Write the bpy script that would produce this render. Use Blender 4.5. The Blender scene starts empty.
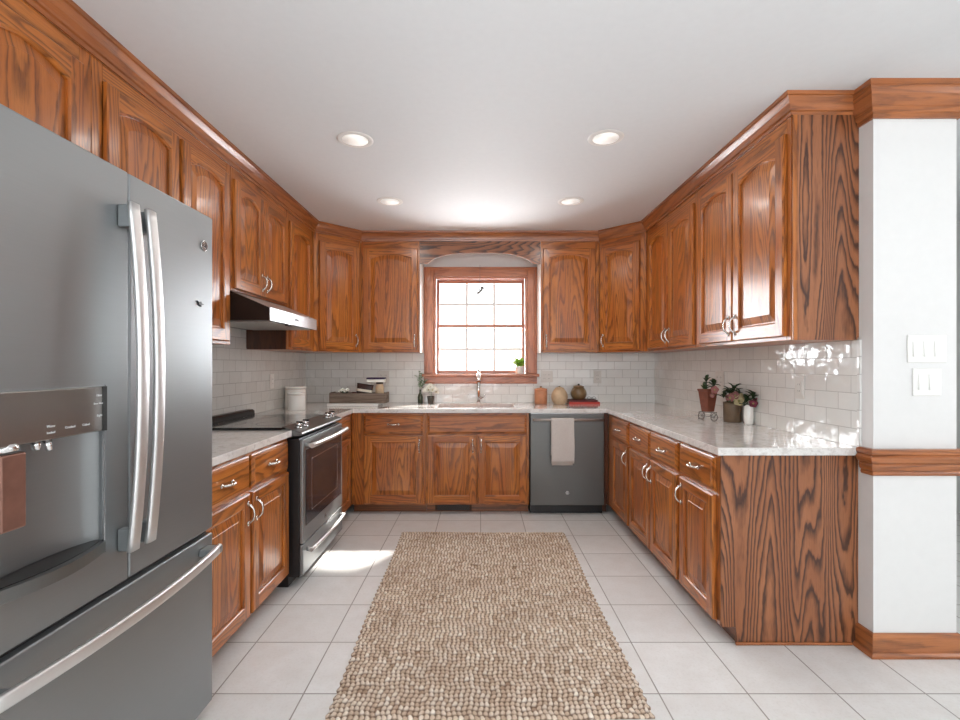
import bpy, math, random
import numpy as np
from mathutils import Vector, Matrix
random.seed(7)
sc = bpy.context.scene
COL = sc.collection
PI = math.pi

# ------------------------------------------------------------ camera, light, exposure
CAMH = 1.245
cd = bpy.data.cameras.new('camera'); cam = bpy.data.objects.new('camera', cd); COL.objects.link(cam)
cam.location = (0, 0, CAMH); cam.rotation_euler = (PI/2, 0, 0)
cd.sensor_width = 36; cd.lens = 18.0; cd.shift_y = 4.5/960; cd.clip_start = 0.05
sc.camera = cam
sc.view_settings.view_transform = 'Standard'; sc.view_settings.look = 'None'
sc.view_settings.gamma = 1.0; sc.view_settings.use_curve_mapping = False
sc.view_settings.exposure = 0.66
sc.cycles.use_denoising = True
sc.cycles.max_bounces = 10; sc.cycles.diffuse_bounces = 5; sc.cycles.glossy_bounces = 5
sc.cycles.caustics_reflective = False; sc.cycles.caustics_refractive = False
sc.cycles.sample_clamp_indirect = 8.0
W = bpy.data.worlds.new('world'); sc.world = W; W.use_nodes = True
bg = W.node_tree.nodes['Background']; bg.inputs[0].default_value = (0.93, 0.97, 1.0, 1); bg.inputs[1].default_value = 1.7

def light(name, kind, loc, rot, energy, color=(1, 1, 1), size=1, size_y=None, portal=False, angle=None):
    l = bpy.data.lights.new(name, kind); o = bpy.data.objects.new(name, l); COL.objects.link(o)
    o.location = loc; o.rotation_euler = rot; l.energy = energy; l.color = color
    if kind == 'AREA':
        l.shape = 'RECTANGLE'; l.size = size; l.size_y = size_y or size
        if portal: l.cycles.is_portal = True
    if angle: l.angle = angle
    return o
sun_dir = Vector((-0.56, -0.87, -1.0))
so = light('sun', 'SUN', (2, 8, 6), (0, 0, 0), 13.0, (1.0, 0.96, 0.90), angle=math.radians(3))
so.rotation_euler = sun_dir.to_track_quat('-Z', 'Y').to_euler()
sk = light('sky_glow', 'SUN', (0, 8, 6), (0, 0, 0), 15.0, (0.92, 0.96, 1.0), angle=math.radians(75))
sk.rotation_euler = Vector((0.05, -1.0, -0.42)).to_track_quat('-Z', 'Y').to_euler()
gk = light('ground_glow', 'SUN', (0, 8, 1), (0, 0, 0), 10.0, (0.97, 0.98, 1.0), angle=math.radians(60))
gk.rotation_euler = Vector((0.0, -1.0, 0.42)).to_track_quat('-Z', 'Y').to_euler()
light('window_portal', 'AREA', (0.005, 4.80, 1.62), (-PI/2, 0, 0), 1, size=1.0, size_y=1.05, portal=True)
# daylight through the windows of the rear wall, behind the camera
light('rear_window_daylight_1', 'AREA', (2.55, -2.90, 1.45), (PI/2, 0, 0), 10, (0.90, 0.95, 1.0), 1.9, 1.5)
light('rear_window_daylight_2', 'AREA', (-0.35, -2.90, 1.45), (PI/2, 0, 0), 30, (0.90, 0.95, 1.0), 1.7, 1.5)
light('side_fill', 'AREA', (3.93, 1.0, 1.45), (0, PI/2, 0), 13, (0.96, 0.98, 1.0), 1.4, 1.6)  # added fill lamp that brightens the left side; no known window there

light('rear_ceiling_fill', 'AREA', (0.4, -1.3, 1.0), (PI, 0, 0), 52, (0.93, 0.96, 1.0), 2.4, 2.0)  # added upward fill lamp behind the camera, brightens the ceiling

# ------------------------------------------------------------ helpers
def tag(o, label=None, cat=None, group=None, kind=None):
    if label: o['label'] = label
    if cat: o['category'] = cat
    if group: o['group'] = group
    if kind: o['kind'] = kind
    return o
def empty(name, label, cat, loc=(0, 0, 0), rz=0, group=None, kind=None):
    o = bpy.data.objects.new(name, None); COL.objects.link(o); o.location = loc; o.rotation_euler = (0, 0, rz)
    o.empty_display_size = 0.1
    return tag(o, label, cat, group, kind)

class MB:
    def __init__(s): s.v = []; s.f = []; s.uv = []; s.mi = []; s.sm = []
    def face(s, pts, uvs=None, m=0, smooth=False):
        n = len(s.v); s.v += [tuple(p) for p in pts]; s.f.append(list(range(n, n+len(pts))))
        s.uv += [tuple(u) for u in (uvs or [(p[0], p[2]) for p in pts])]; s.mi.append(m); s.sm.append(smooth)
    def off(s): return (random.uniform(0, 40), random.uniform(0, 40))
    def box(s, x0, x1, y0, y1, z0, z1, g='z', m=0, off=None):
        o = off or s.off(); n = len(s.v)
        s.v += [(x, y, z) for x in (x0, x1) for y in (y0, y1) for z in (z0, z1)]
        gi = 'xyz'.index(g)
        for fc, ax in (((0, 1, 3, 2), 0), ((4, 6, 7, 5), 0), ((0, 4, 5, 1), 1), ((2, 3, 7, 6), 1), ((0, 2, 6, 4), 2), ((1, 5, 7, 3), 2)):
            s.f.append([n+i for i in fc]); s.mi.append(m); s.sm.append(False)
            rest = [a for a in (0, 1, 2) if a != ax]
            if ax == gi: ui, vi = rest
            else: vi = gi; ui = [a for a in rest if a != gi][0]
            for i in fc:
                p = s.v[n+i]; s.uv.append((p[ui]+o[0], p[vi]+o[1]))
    def prism(s, poly, axis, a0, a1, g='z', m=0, smooth=False):
        """poly: 2D points in the plane normal to axis; order of the other axes x,y,z"""
        o = s.off(); gi = 'xyz'.index(g); ax = 'xyz'.index(axis); rest = [a for a in (0, 1, 2) if a != ax]
        def P(q, a):
            p = [0, 0, 0]; p[rest[0]] = q[0]; p[rest[1]] = q[1]; p[ax] = a; return tuple(p)
        def U(p):
            if ax == gi: return (p[rest[0]]+o[0], p[rest[1]]+o[1])
            ui = [a for a in rest if a != gi][0]; return (p[ui]+o[0], p[gi]+o[1])
        A = [P(q, a0) for q in poly]; B = [P(q, a1) for q in poly]
        s.face(A[::-1], [U(p) for p in A[::-1]], m); s.face(B, [U(p) for p in B], m)
        k = len(poly); L = 0
        for i in range(k):
            j = (i+1) % k
            d = math.dist(poly[i], poly[j])
            if ax == gi: uv = [(L+o[0], a0+o[1]), (L+d+o[0], a0+o[1]), (L+d+o[0], a1+o[1]), (L+o[0], a1+o[1])]
            else: uv = [(a0+o[0], L+o[1]), (a0+o[0], L+d+o[1]), (a1+o[0], L+d+o[1]), (a1+o[0], L+o[1])]
            s.face([A[i], A[j], B[j], B[i]], uv, m, smooth); L += d
    def rings(s, rings, m=0, smooth=True, cap0=True, cap1=True, closed=True):
        n0 = len(s.v); k = len(rings[0])
        for r in rings: s.v += [tuple(p) for p in r]
        for a in range(len(rings)-1):
            for i in range(k if closed else k-1):
                j = (i+1) % k
                s.f.append([n0+a*k+i, n0+a*k+j, n0+(a+1)*k+j, n0+(a+1)*k+i]); s.mi.append(m); s.sm.append(smooth)
                s.uv += [(i/k, a*.1), ((i+1)/k, a*.1), ((i+1)/k, a*.1+.1), (i/k, a*.1+.1)]
        if cap0: s.f.append([n0+i for i in range(k)][::-1]); s.mi.append(m); s.sm.append(False); s.uv += [(0, 0)]*k
        if cap1:
            b = n0+(len(rings)-1)*k
            s.f.append([b+i for i in range(k)]); s.mi.append(m); s.sm.append(False); s.uv += [(0, 0)]*k
    def lathe(s, prof, c=(0, 0, 0), n=32, m=0, cap0=True, cap1=True):
        s.rings([[(c[0]+r*math.cos(2*PI*i/n), c[1]+r*math.sin(2*PI*i/n), c[2]+z) for i in range(n)] for r, z in prof], m, True, cap0, cap1)
    def tube(s, pts, r, n=10, m=0, sx=1.0):
        pts = [Vector(p) for p in pts]; k = len(pts)
        R = r if isinstance(r, (list, tuple)) else [r]*k
        up = None; out = []
        for i, p in enumerate(pts):
            t = (pts[min(i+1, k-1)]-pts[max(i-1, 0)]).normalized()
            if up is None:
                up = Vector((0, 0, 1)) if abs(t.z) < .9 else Vector((0, 1, 0))
            a = t.cross(up).normalized(); b = a.cross(t).normalized(); up = b
            out.append([p+a*math.cos(2*PI*q/n)*R[i]*sx+b*math.sin(2*PI*q/n)*R[i] for q in range(n)])
        s.rings(out, m)
    def sphere(s, c, r, m=0, n=14, k=9, sc3=(1, 1, 1)):
        rr = []
        for a in range(k+1):
            th = PI*a/k; rad = max(1e-4, math.sin(th))
            rr.append([(c[0]+r*sc3[0]*rad*math.cos(2*PI*i/n), c[1]+r*sc3[1]*rad*math.sin(2*PI*i/n), c[2]-r*sc3[2]*math.cos(th)) for i in range(n)])
        s.rings(rr, m, True)
    def leaf(s, base, tip, width, m=0, fold=.25, nrm=Vector((0, 0, 1)), bend=0.0):
        base = Vector(base); tip = Vector(tip); d = tip-base; L = d.length; t = d.normalized()
        side = t.cross(nrm); side = side.normalized() if side.length > 1e-4 else Vector((1, 0, 0)); up = side.cross(t)
        prev = None; K = 5
        for i in range(K+1):
            u = i/K; w = width*math.sin(PI*min(.98, u*.9+.06))**.8*.5
            c = base+d*u+up*bend*L*math.sin(PI*u)
            cur = (c-side*w+up*w*fold*2, c, c+side*w+up*w*fold*2)
            if prev:
                s.face([prev[0], prev[1], cur[1], cur[0]], None, m, True); s.face([prev[1], prev[2], cur[2], cur[1]], None, m, True)
            prev = cur
    def build(s, name, mats, parent=None, bevel=0, seg=2, weld=False, mat_world=None):
        me = bpy.data.meshes.new(name); me.from_pydata(s.v, [], s.f)
        uvl = me.uv_layers.new(name='UVMap'); uvl.data.foreach_set('uv', np.array(s.uv, dtype=np.float32).ravel())
        if not isinstance(mats, (list, tuple)): mats = [mats]
        for m in mats: me.materials.append(m)
        me.polygons.foreach_set('material_index', s.mi); me.polygons.foreach_set('use_smooth', s.sm)
        me.update()
        o = bpy.data.objects.new(name, me); COL.objects.link(o)
        if parent: o.parent = parent
        if weld:
            w = o.modifiers.new('weld', 'WELD'); w.merge_threshold = 1e-5
        if bevel:
            b = o.modifiers.new('bevel', 'BEVEL'); b.width = bevel; b.segments = seg; b.limit_method = 'ANGLE'; b.angle_limit = math.radians(35)
            b.use_clamp_overlap = True
        return o

def sweep(mb, path, prof, m=0, caps=True):
    """profile (out, z) swept along an XY path; out points to the right of the direction of travel"""
    P = [Vector(p) for p in path]; k = len(P); N = []
    for i in range(k-1):
        d = (P[i+1]-P[i]).normalized(); N.append(Vector((d.y, -d.x)))
    mit = []
    for i in range(k):
        a = N[max(i-1, 0)]; b = N[min(i, k-2)]
        mit.append((a+b)/(1+a.dot(b)))
    per = [0]
    for i in range(1, len(prof)): per.append(per[-1]+math.dist(prof[i-1], prof[i]))
    L = 0
    for i in range(k-1):
        o = mb.off(); d = (P[i+1]-P[i]).length
        for j in range(len(prof)-1):
            def pt(q, pr): return (P[q].x+mit[q].x*pr[0], P[q].y+mit[q].y*pr[0], pr[1])
            mb.face([pt(i, prof[j]), pt(i+1, prof[j]), pt(i+1, prof[j+1]), pt(i, prof[j+1])],
                    [(per[j]+o[0], L+o[1]), (per[j]+o[0], L+d+o[1]), (per[j+1]+o[0], L+d+o[1]), (per[j+1]+o[0], L+o[1])], m)
        L += d
    if caps:
        for q, rev in ((0, False), (k-1, True)):
            pts = [(P[q].x+mit[q].x*pr[0], P[q].y+mit[q].y*pr[0], pr[1]) for pr in prof]
            mb.face(pts[::-1] if rev else pts, None, m)

# ------------------------------------------------------------ materials
class NT:
    def __init__(s, name):
        s.m = bpy.data.materials.new(name); s.m.use_nodes = True; s.t = s.m.node_tree
        s.b = s.t.nodes['Principled BSDF']; s.out = s.t.nodes['Material Output']
    def n(s, t, **kw):
        x = s.t.nodes.new(t)
        for k, v in kw.items(): setattr(x, k, v)
        return x
    def l(s, a, b): s.t.links.new(a, b)
    def math(s, op, a, b=None, c=None):
        x = s.n('ShaderNodeMath', operation=op)
        for i, q in enumerate((a, b, c)):
            if q is None: continue
            if isinstance(q, (int, float)): x.inputs[i].default_value = q
            else: s.l(q, x.inputs[i])
        return x.outputs[0]
    def ramp(s, f, stops):
        x = s.n('ShaderNodeValToRGB'); e = x.color_ramp.elements
        while len(e) < len(stops): e.new(.5)
        for q, (p, c) in zip(e, stops): q.position = p; q.color = (c[0], c[1], c[2], 1) if isinstance(c, (tuple, list)) else (c, c, c, 1)
        s.l(f, x.inputs[0]); return x.outputs[0]
    def mix(s, f, a, b, bt='MIX'):
        x = s.n('ShaderNodeMix', data_type='RGBA', blend_type=bt)
        for i, q in ((0, f), (6, a), (7, b)):
            if isinstance(q, (int, float)): x.inputs[i].default_value = q
            elif isinstance(q, (tuple, list)): x.inputs[i].default_value = (q[0], q[1], q[2], 1)
            else: s.l(q, x.inputs[i])
        return x.outputs[2]
    def noise(s, vec, scale, detail=2, rough=.5, dist=0, dim='3D', w=None):
        x = s.n('ShaderNodeTexNoise', noise_dimensions=dim)
        if vec is not None: s.l(vec, x.inputs['Vector'])
        x.inputs['Scale'].default_value = scale; x.inputs['Detail'].default_value = detail
        x.inputs['Roughness'].default_value = rough; x.inputs['Distortion'].default_value = dist
        if w is not None: s.l(w, x.inputs['W'])
        return x.outputs['Fac']
    def comb(s, a, b, c):
        x = s.n('ShaderNodeCombineXYZ')
        for i, q in enumerate((a, b, c)):
            if isinstance(q, (int, float)): x.inputs[i].default_value = q
            else: s.l(q, x.inputs[i])
        return x.outputs[0]
    def bump(s, h, strength, dist=.002):
        x = s.n('ShaderNodeBump'); x.inputs['Strength'].default_value = strength; x.inputs['Distance'].default_value = dist
        s.l(h, x.inputs['Height']); s.l(x.outputs[0], s.b.inputs['Normal']); return x
    def set(s, **kw):
        for k, v in kw.items():
            i = s.b.inputs[k]
            if isinstance(v, (int, float)): i.default_value = v
            elif isinstance(v, (tuple, list)): i.default_value = (v[0], v[1], v[2], 1)
            else: s.l(v, i)
        return s.m
def S(r, g, b):
    f = lambda c: ((c/255+.055)/1.055)**2.4 if c > 10 else c/255/12.92
    return (f(r), f(g), f(b))
def plain(name, col, rough=.5, metal=0, coat=0, spec=.5, var=.04, vscale=30, trans=0, emis=None, est=0, bump=0, bscale=80):
    t = NT(name); tc = t.n('ShaderNodeTexCoord').outputs['Object']
    nz = t.noise(tc, vscale, 3)
    c = t.ramp(nz, [(.3, tuple(max(0, x*(1-var)) for x in col)), (.7, tuple(min(1, x*(1+var)) for x in col))])
    t.set(**{'Base Color': c, 'Roughness': rough, 'Metallic': metal, 'Coat Weight': coat, 'Coat Roughness': .1, 'Specular IOR Level': spec, 'Transmission Weight': trans})
    if emis: t.set(**{'Emission Color': emis, 'Emission Strength': est})
    if bump: t.bump(t.noise(tc, bscale, 3), bump)
    return t.m
def wood(name, light_c, mid_c, dark_c, ring=.60, rings=21, across=7.0, along=.48, rough=.30, coat=.25, pore=.6, drift=2):
    t = NT(name)
    uv = t.n('ShaderNodeUVMap', uv_map='UVMap').outputs[0]; sp = t.n('ShaderNodeSeparateXYZ'); t.l(uv, sp.inputs[0])
    u, v = sp.outputs[0], sp.outputs[1]
    rnd = t.math('MULTIPLY', t.n('ShaderNodeObjectInfo').outputs['Random'], 60)
    vec = t.comb(t.math('MULTIPLY', u, across), t.math('MULTIPLY', v, along), rnd)
    base = t.noise(vec, 1.0, 1.5, .45, .15)
    wob = t.noise(t.comb(t.math('MULTIPLY', u, 40), t.math('MULTIPLY', v, 9), rnd), 1.0, 2, .6)
    ph = t.math('ADD', t.math('MULTIPLY', base, rings), t.math('MULTIPLY', wob, .75))
    ph = t.math('ADD', ph, t.math('MULTIPLY', v, drift))
    fr = t.math('FRACT', ph)
    rg = t.ramp(fr, [(0, .35), (.10, 0.0), (.42, .05), (.68, .55), (.86, 1.0), (.95, .9), (1.0, .35)])
    fine = t.noise(t.comb(t.math('MULTIPLY', u, 190), t.math('MULTIPLY', v, 5), rnd), 1.0, 3, .6)
    pores = t.ramp(t.noise(t.comb(t.math('MULTIPLY', u, 420), t.math('MULTIPLY', v, 16), rnd), 1.0, 2, .6), [(.50, 0.0), (.68, 1.0)])
    broad = t.noise(t.comb(t.math('MULTIPLY', u, 9), t.math('MULTIPLY', v, 1.2), rnd), 1.0, 2)
    c = t.mix(t.ramp(broad, [(.3, 0.0), (.7, 1.0)]), light_c, mid_c)
    c = t.mix(t.math('MULTIPLY', t.ramp(fine, [(.35, 0.0), (.7, 1.0)]), .35), c, mid_c)
    c = t.mix(t.math('MULTIPLY', rg, ring), c, dark_c)
    pr = t.math('MULTIPLY', pores, t.math('MULTIPLY_ADD', rg, .7, .3))
    c = t.mix(t.math('MULTIPLY', pr, pore), c, dark_c)
    t.set(**{'Base Color': c, 'Roughness': rough, 'Coat Weight': coat, 'Coat Roughness': .16})
    t.bump(t.math('MULTIPLY', pr, -1), .12, .001)
    return t.m
M = {}
OL, OM, OD = S(200, 125, 56), S(171, 93, 36), S(66, 29, 10)
M['oak'] = wood('honey_oak', OL, OM, OD)
M['oak_side'] = wood('oak_plywood', S(168, 108, 70), S(142, 86, 52), S(56, 28, 17), ring=.95, rings=46, across=4.2, along=.34, pore=.7, drift=6)
M['oak_trim'] = wood('oak_moulding', S(184, 114, 64), S(156, 88, 44), S(70, 32, 15), coat=.5, ring=.38, rings=6, across=14, along=.5)
M['oak_window'] = wood('window_oak', S(196, 124, 84), S(174, 102, 66), S(100, 52, 30), ring=.3, rings=6, across=12, along=.6)
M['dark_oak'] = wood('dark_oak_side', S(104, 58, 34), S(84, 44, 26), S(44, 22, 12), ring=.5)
M['wall'] = plain('wall_paint', S(226, 225, 223), .6, var=.01)
M['ceil'] = plain('ceiling_paint', S(222, 224, 225), .7, var=.01)
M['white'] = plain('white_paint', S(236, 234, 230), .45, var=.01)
M['plate'] = plain('white_plastic', S(238, 237, 233), .35, var=.01)
M['tileplate'] = plain('grey_plate', S(214, 210, 203), .3, var=.01)
M['nickel'] = plain('brushed_nickel', (.72, .69, .64), .22, 1, var=.03)
M['chrome'] = plain('chrome', (.8, .8, .8), .12, 1, var=.02)
M['black'] = plain('black_enamel', (.012, .012, .013), .3, var=.1)
M['dark'] = plain('dark_rubber', (.02, .02, .02), .6, var=.1)
M['glassblack'] = plain('black_glass', (.010, .010, .012), .06, coat=.5, var=.05)
M['ovenglass'] = plain('oven_window_glass', (.03, .026, .03), .10, spec=.4, var=.1)
M['lamp'] = plain('lamp_lens', S(240, 238, 232), .5, emis=(1, .96, .9), est=.3)
M['porcelain'] = plain('white_ceramic', S(240, 238, 233), .2, coat=.4, var=.01)
M['terracotta'] = plain('terracotta_clay', S(196, 134, 98), .55, var=.12, vscale=25, bump=.2)
M['stoneware'] = plain('sand_stoneware', S(200, 174, 142), .6, var=.12, vscale=18)
M['brownclay'] = plain('olive_brown_glaze', S(122, 98, 66), .3, coat=.3, var=.3, vscale=14)
M['olivepot'] = plain('olive_brown_pot', S(108, 88, 68), .5, var=.15)
M['redclay'] = plain('red_clay', S(112, 60, 42), .6, var=.2)
M['redclay_light'] = plain('tan_clay', S(176, 110, 78), .6, var=.15)
M['leafdark'] = plain('dark_leaf', S(44, 66, 38), .45, var=.3, vscale=60)
M['leafbright'] = plain('bright_leaf', S(150, 190, 70), .5, var=.2, vscale=60)
M['leafgrey'] = plain('grey_green_leaf', S(126, 150, 120), .6, var=.2, vscale=60)
M['petalpink'] = plain('dusty_pink_petal', S(146, 96, 92), .6, var=.2, vscale=70)
M['petalcream'] = plain('cream_green_petal', S(190, 178, 138), .6, var=.15, vscale=70)
M['petalwhite'] = plain('white_petal', S(238, 238, 228), .6, var=.04)
M['petalwine'] = plain('wine_petal', S(120, 44, 62), .6, var=.2, vscale=70)
M['greenglass'] = plain('dark_green_glass', S(58, 66, 44), .08, coat=.5, var=.1)
M['toe'] = wood('shaded_oak_toe', S(150, 92, 52), S(124, 72, 38), S(60, 30, 16), ring=.6)  # shade of the toe recess put into a darker oak colour
M['driftwood'] = wood('grey_wood_trough', S(146, 130, 116), S(118, 100, 86), S(70, 56, 46), ring=.5, rough=.7, coat=0)
M['redbook'] = plain('red_cover', S(186, 58, 46), .5, var=.05)
M['darkbook'] = plain('dark_cover', S(92, 36, 34), .5, var=.05)
M['paper'] = plain('page_paper', S(232, 222, 204), .8, var=.06, vscale=200)
M['purple'] = plain('dark_purple_film', S(52, 34, 70), .35, var=.1)
M['coffee'] = plain('dark_brown_film', S(54, 32, 28), .35, var=.2)
M['towel'] = plain('beige_linen', S(208, 200, 194), .9, var=.06, vscale=150, bump=.5, bscale=500)
M['ventbrown'] = plain('bronze_grille', S(70, 50, 36), .45, .5, var=.1)
M['wire'] = plain('dark_wire', S(96, 92, 90), .4, .8)
M['soil'] = plain('potting_soil', S(60, 44, 34), .9, var=.3)
M['screenlabel'] = plain('light_print', S(220, 220, 220), .5)
M['mirrorpanel'] = plain('display_glass', S(150, 147, 144), .24, .85, coat=.3, var=.03)
M['hoodside'] = plain('hood_black_side', S(38, 28, 24), .35, .2, var=.1)
M['hoodfilter'] = plain('hood_filter', S(190, 190, 186), .45, .6, var=.05)
M['door'] = M['white']

def steel(name, col, rough, metal=.9, brush=.05):
    t = NT(name); tc = t.n('ShaderNodeTexCoord').outputs['Object']
    mp = t.n('ShaderNodeMapping'); t.l(tc, mp.inputs[0]); mp.inputs['Scale'].default_value = (4, 4, 260)
    nz = t.noise(mp.outputs[0], 1.0, 3, .6)
    c = t.ramp(nz, [(.3, tuple(x*(1-brush) for x in col)), (.7, tuple(x*(1+brush) for x in col))])
    t.set(**{'Base Color': c, 'Roughness': rough, 'Metallic': metal})
    return t.m
M['slate'] = steel('slate_steel', S(146, 149, 150), .40, .8, .012)
M['slate_dark'] = steel('dark_slate_steel', S(112, 112, 110), .36, .8, .015)
M['stainless'] = steel('stainless_steel', S(200, 200, 200), .25, .95)
M['hoodsteel'] = steel('hood_steel', S(206, 208, 210), .35, .9)
M['handle'] = plain('handle_steel', S(222, 221, 220), .42, 1, var=.02)

def clear_glass():
    m = bpy.data.materials.new('window_glass'); m.use_nodes = True; t = m.node_tree; t.nodes.clear()
    o = t.nodes.new('ShaderNodeOutputMaterial'); mx = t.nodes.new('ShaderNodeMixShader'); a = t.nodes.new('ShaderNodeBsdfTransparent')
    b = t.nodes.new('ShaderNodeBsdfGlossy'); b.inputs['Roughness'].default_value = .02; mx.inputs[0].default_value = .05
    t.links.new(a.outputs[0], mx.inputs[1]); t.links.new(b.outputs[0], mx.inputs[2]); t.links.new(mx.outputs[0], o.inputs[0])
    return m
M['glass'] = clear_glass()

# floor tiles
t = NT('floor_tile'); tc = t.n('ShaderNodeTexCoord').outputs['Object']
mp = t.n('ShaderNodeMapping'); t.l(tc, mp.inputs[0]); mp.inputs['Location'].default_value = (-0.005+.336*20, -1.815+.336*20, 0)
br = t.n('ShaderNodeTexBrick', offset=0.0, squash=1.0); t.l(mp.outputs[0], br.inputs['Vector'])
br.inputs['Scale'].default_value = 1; br.inputs['Brick Width'].default_value = .336; br.inputs['Row Height'].default_value = .336
br.inputs['Mortar Size'].default_value = .0032; br.inputs['Mortar Smooth'].default_value = .3
br.inputs['Color1'].default_value = (*S(232, 231, 229), 1); br.inputs['Color2'].default_value = (*S(224, 223, 221), 1); br.inputs['Mortar'].default_value = (*S(142, 136, 130), 1)
n1 = t.noise(tc, 9, 5, .65); n2 = t.noise(tc, 90, 3, .6)
c = t.mix(t.math('MULTIPLY', t.ramp(n1, [(.35, 0.0), (.7, 1.0)]), .35), br.outputs['Color'], S(206, 200, 193))
c = t.mix(t.math('MULTIPLY', t.ramp(n2, [(.5, 0.0), (.8, 1.0)]), .25), c, S(186, 178, 170))
t.set(**{'Base Color': c, 'Roughness': t.math('MULTIPLY_ADD', n1, .2, .27), 'Specular IOR Level': .5})
t.bump(t.math('MULTIPLY_ADD', br.outputs['Fac'], -1, t.math('MULTIPLY', n1, .3)), .35, .002)
M['floor'] = t.m

def tile_mat(name, c1, c2, gr):
    t = NT(name); uv = t.n('ShaderNodeUVMap', uv_map='UVMap').outputs[0]
    br = t.n('ShaderNodeTexBrick', offset=.5, squash=1.0); t.l(uv, br.inputs['Vector'])
    br.inputs['Scale'].default_value = 1; br.inputs['Brick Width'].default_value = .155; br.inputs['Row Height'].default_value = .079
    br.inputs['Mortar Size'].default_value = .0018; br.inputs['Mortar Smooth'].default_value = .35
    br.inputs['Color1'].default_value = (*c1, 1); br.inputs['Color2'].default_value = (*c2, 1); br.inputs['Mortar'].default_value = (*gr, 1)
    # a random value per tile shifts the glaze waves
    b2 = t.n('ShaderNodeTexBrick', offset=.5, squash=1.0); t.l(uv, b2.inputs['Vector'])
    for k, v in (('Scale', 1), ('Brick Width', .155), ('Row Height', .079), ('Mortar Size', 0.0)): b2.inputs[k].default_value = v
    b2.inputs['Color1'].default_value = (0, 0, 0, 1); b2.inputs['Color2'].default_value = (1, 1, 1, 1)
    w = t.math('MULTIPLY', b2.outputs['Color'], 9)
    wav = t.noise(uv, 13, 1.0, .5, .4, '4D', w)
    t.set(**{'Base Color': br.outputs['Color'], 'Roughness': t.math('MULTIPLY_ADD', br.outputs['Fac'], .5, .07), 'Coat Weight': .3})
    t.bump(t.math('MULTIPLY_ADD', br.outputs['Fac'], -.12, wav), .55, .010)
    return t.m
M['tile'] = tile_mat('subway_tile', S(234, 234, 230), S(226, 225, 220), S(178, 175, 170))

# stone worktop
t = NT('worktop_stone'); tc = t.n('ShaderNodeTexCoord').outputs['Object']
a = t.noise(tc, 5, 5, .6, .6); b = t.noise(tc, 140, 3, .7); d = t.noise(tc, 26, 4, .7, .3)
c = t.mix(t.ramp(a, [(.35, 0.0), (.7, 1.0)]), S(234, 232, 229), S(216, 210, 205))
c = t.mix(t.math('MULTIPLY', t.ramp(d, [(.52, 0.0), (.66, 1.0)]), .35), c, S(160, 146, 138))
c = t.mix(t.math('MULTIPLY', t.ramp(b, [(.55, 0.0), (.7, 1.0)]), .3), c, S(128, 116, 108))
t.set(**{'Base Color': c, 'Roughness': .06, 'Coat Weight': .4, 'Coat Roughness': .04}); M['stone'] = t.m

# ------------------------------------------------------------ dimensions
XW = 1.68; YB = 4.61; ZC = 2.435; ZT = 0.88; ZU = 1.354
UX = 1.387; UY = 4.31; BX = 1.07; BY = 3.99; YE = 2.135
TZ = 2.352                               # top of the upper cabinets (crown begins)

# ------------------------------------------------------------ room shell
def struct(name, mb, mats, label=None, parent=None, **kw):
    o = mb.build(name, mats, parent, **kw)
    if not parent: tag(o, label, None, None, 'structure'); o['category'] = name.split('_')[0]
    return o
m = MB(); m.box(-1.80, 4.12, -3.12, 4.75, -.10, 0.0); struct('floor', m, M['floor'], 'pale beige square ceramic tile floor with grey grout lines')
m = MB(); m.box(-1.80, 4.12, -3.12, 4.75, ZC, ZC+.10); struct('ceiling', m, M['ceil'], 'smooth off-white painted ceiling with round downlights')
m = MB(); m.box(-1.80, -XW, -3.0, YB, 0, ZC); struct('wall_left', m, M['wall'], 'off-white wall behind the fridge and range')
# back wall with the window opening
WX0, WX1, WZ0, WZ1 = -.445, .455, 1.155, 2.09
m = MB()
for (a, b_, z0, z1) in ((-1.80, WX0, 0, ZC), (WX1, 4.0, 0, ZC), (WX0, WX1, 0, WZ0), (WX0, WX1, WZ1, ZC)): m.box(a, b_, YB, YB+.14, z0, z1)
struct('wall_back', m, M['wall'], 'off-white end wall holding the kitchen window')
m = MB(); m.box(XW, 2.035, 2.05, YB, 0, ZC); struct('wall_right', m, M['wall'], 'thick white wall end with light switches right of the cabinets')
m = MB(); m.box(4.0, 4.12, -3.0, YB, 0, ZC); struct('wall_east', m, M['wall'], 'off-white wall of the room beyond the opening')
m = MB(); m.box(-1.80, 4.12, -3.12, -3.0, 0, ZC); struct('wall_rear', m, M['wall'], 'off-white wall behind the viewer')

# backsplash tiles
m = MB()
def tile_rect(m, axis, c, a0, a1, z0, z1, th, uoff):
    if axis == 'y':   # back wall, faces -y
        m.box(a0, a1, c-th, c, z0, z1)
    elif axis == '+x': m.box(c, c+th, a0, a1, z0, z1)
    else: m.box(c-th, c, a0, a1, z0, z1)
    k = 24
    for fi in range(6):
        fc = m.f[-6+fi]
        for q, vi in enumerate(fc):
            p = m.v[vi]; u = p[0] if axis == 'y' else p[1]
            m.uv[len(m.uv)-24+fi*4+q] = (u+uoff+15.5, p[2]-ZT+7.9)
tile_rect(m, 'y', YB, -XW+.008, WX0-.08, ZT, ZU+.01, .008, .03)
tile_rect(m, 'y', YB, WX0-.08, WX1+.08, ZT, 1.066, .008, .03)
tile_rect(m, 'y', YB, WX1+.08, XW-.008, ZT, ZU+.01, .008, .03)
tag(struct('wall_tile_back', m, M['tile'], 'glazed white subway tile backsplash under the window wall cabinets'), cat='tile')
m = MB(); tile_rect(m, '+x', -XW, 1.75, YB, ZT, ZU+.01, .008, .05); tile_rect(m, '+x', -XW, 2.668, 3.434, ZU+.01, 1.64, .008, .05)
tag(struct('wall_tile_left', m, M['tile'], 'glazed white subway tile backsplash behind the range'), cat='tile')
m = MB(); tile_rect(m, '-x', XW, YE-.008, YB, ZT, ZU+.01, .008, .007)
m.box(XW-.009, XW, YE-.022, YE-.008, ZT, ZU)
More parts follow.
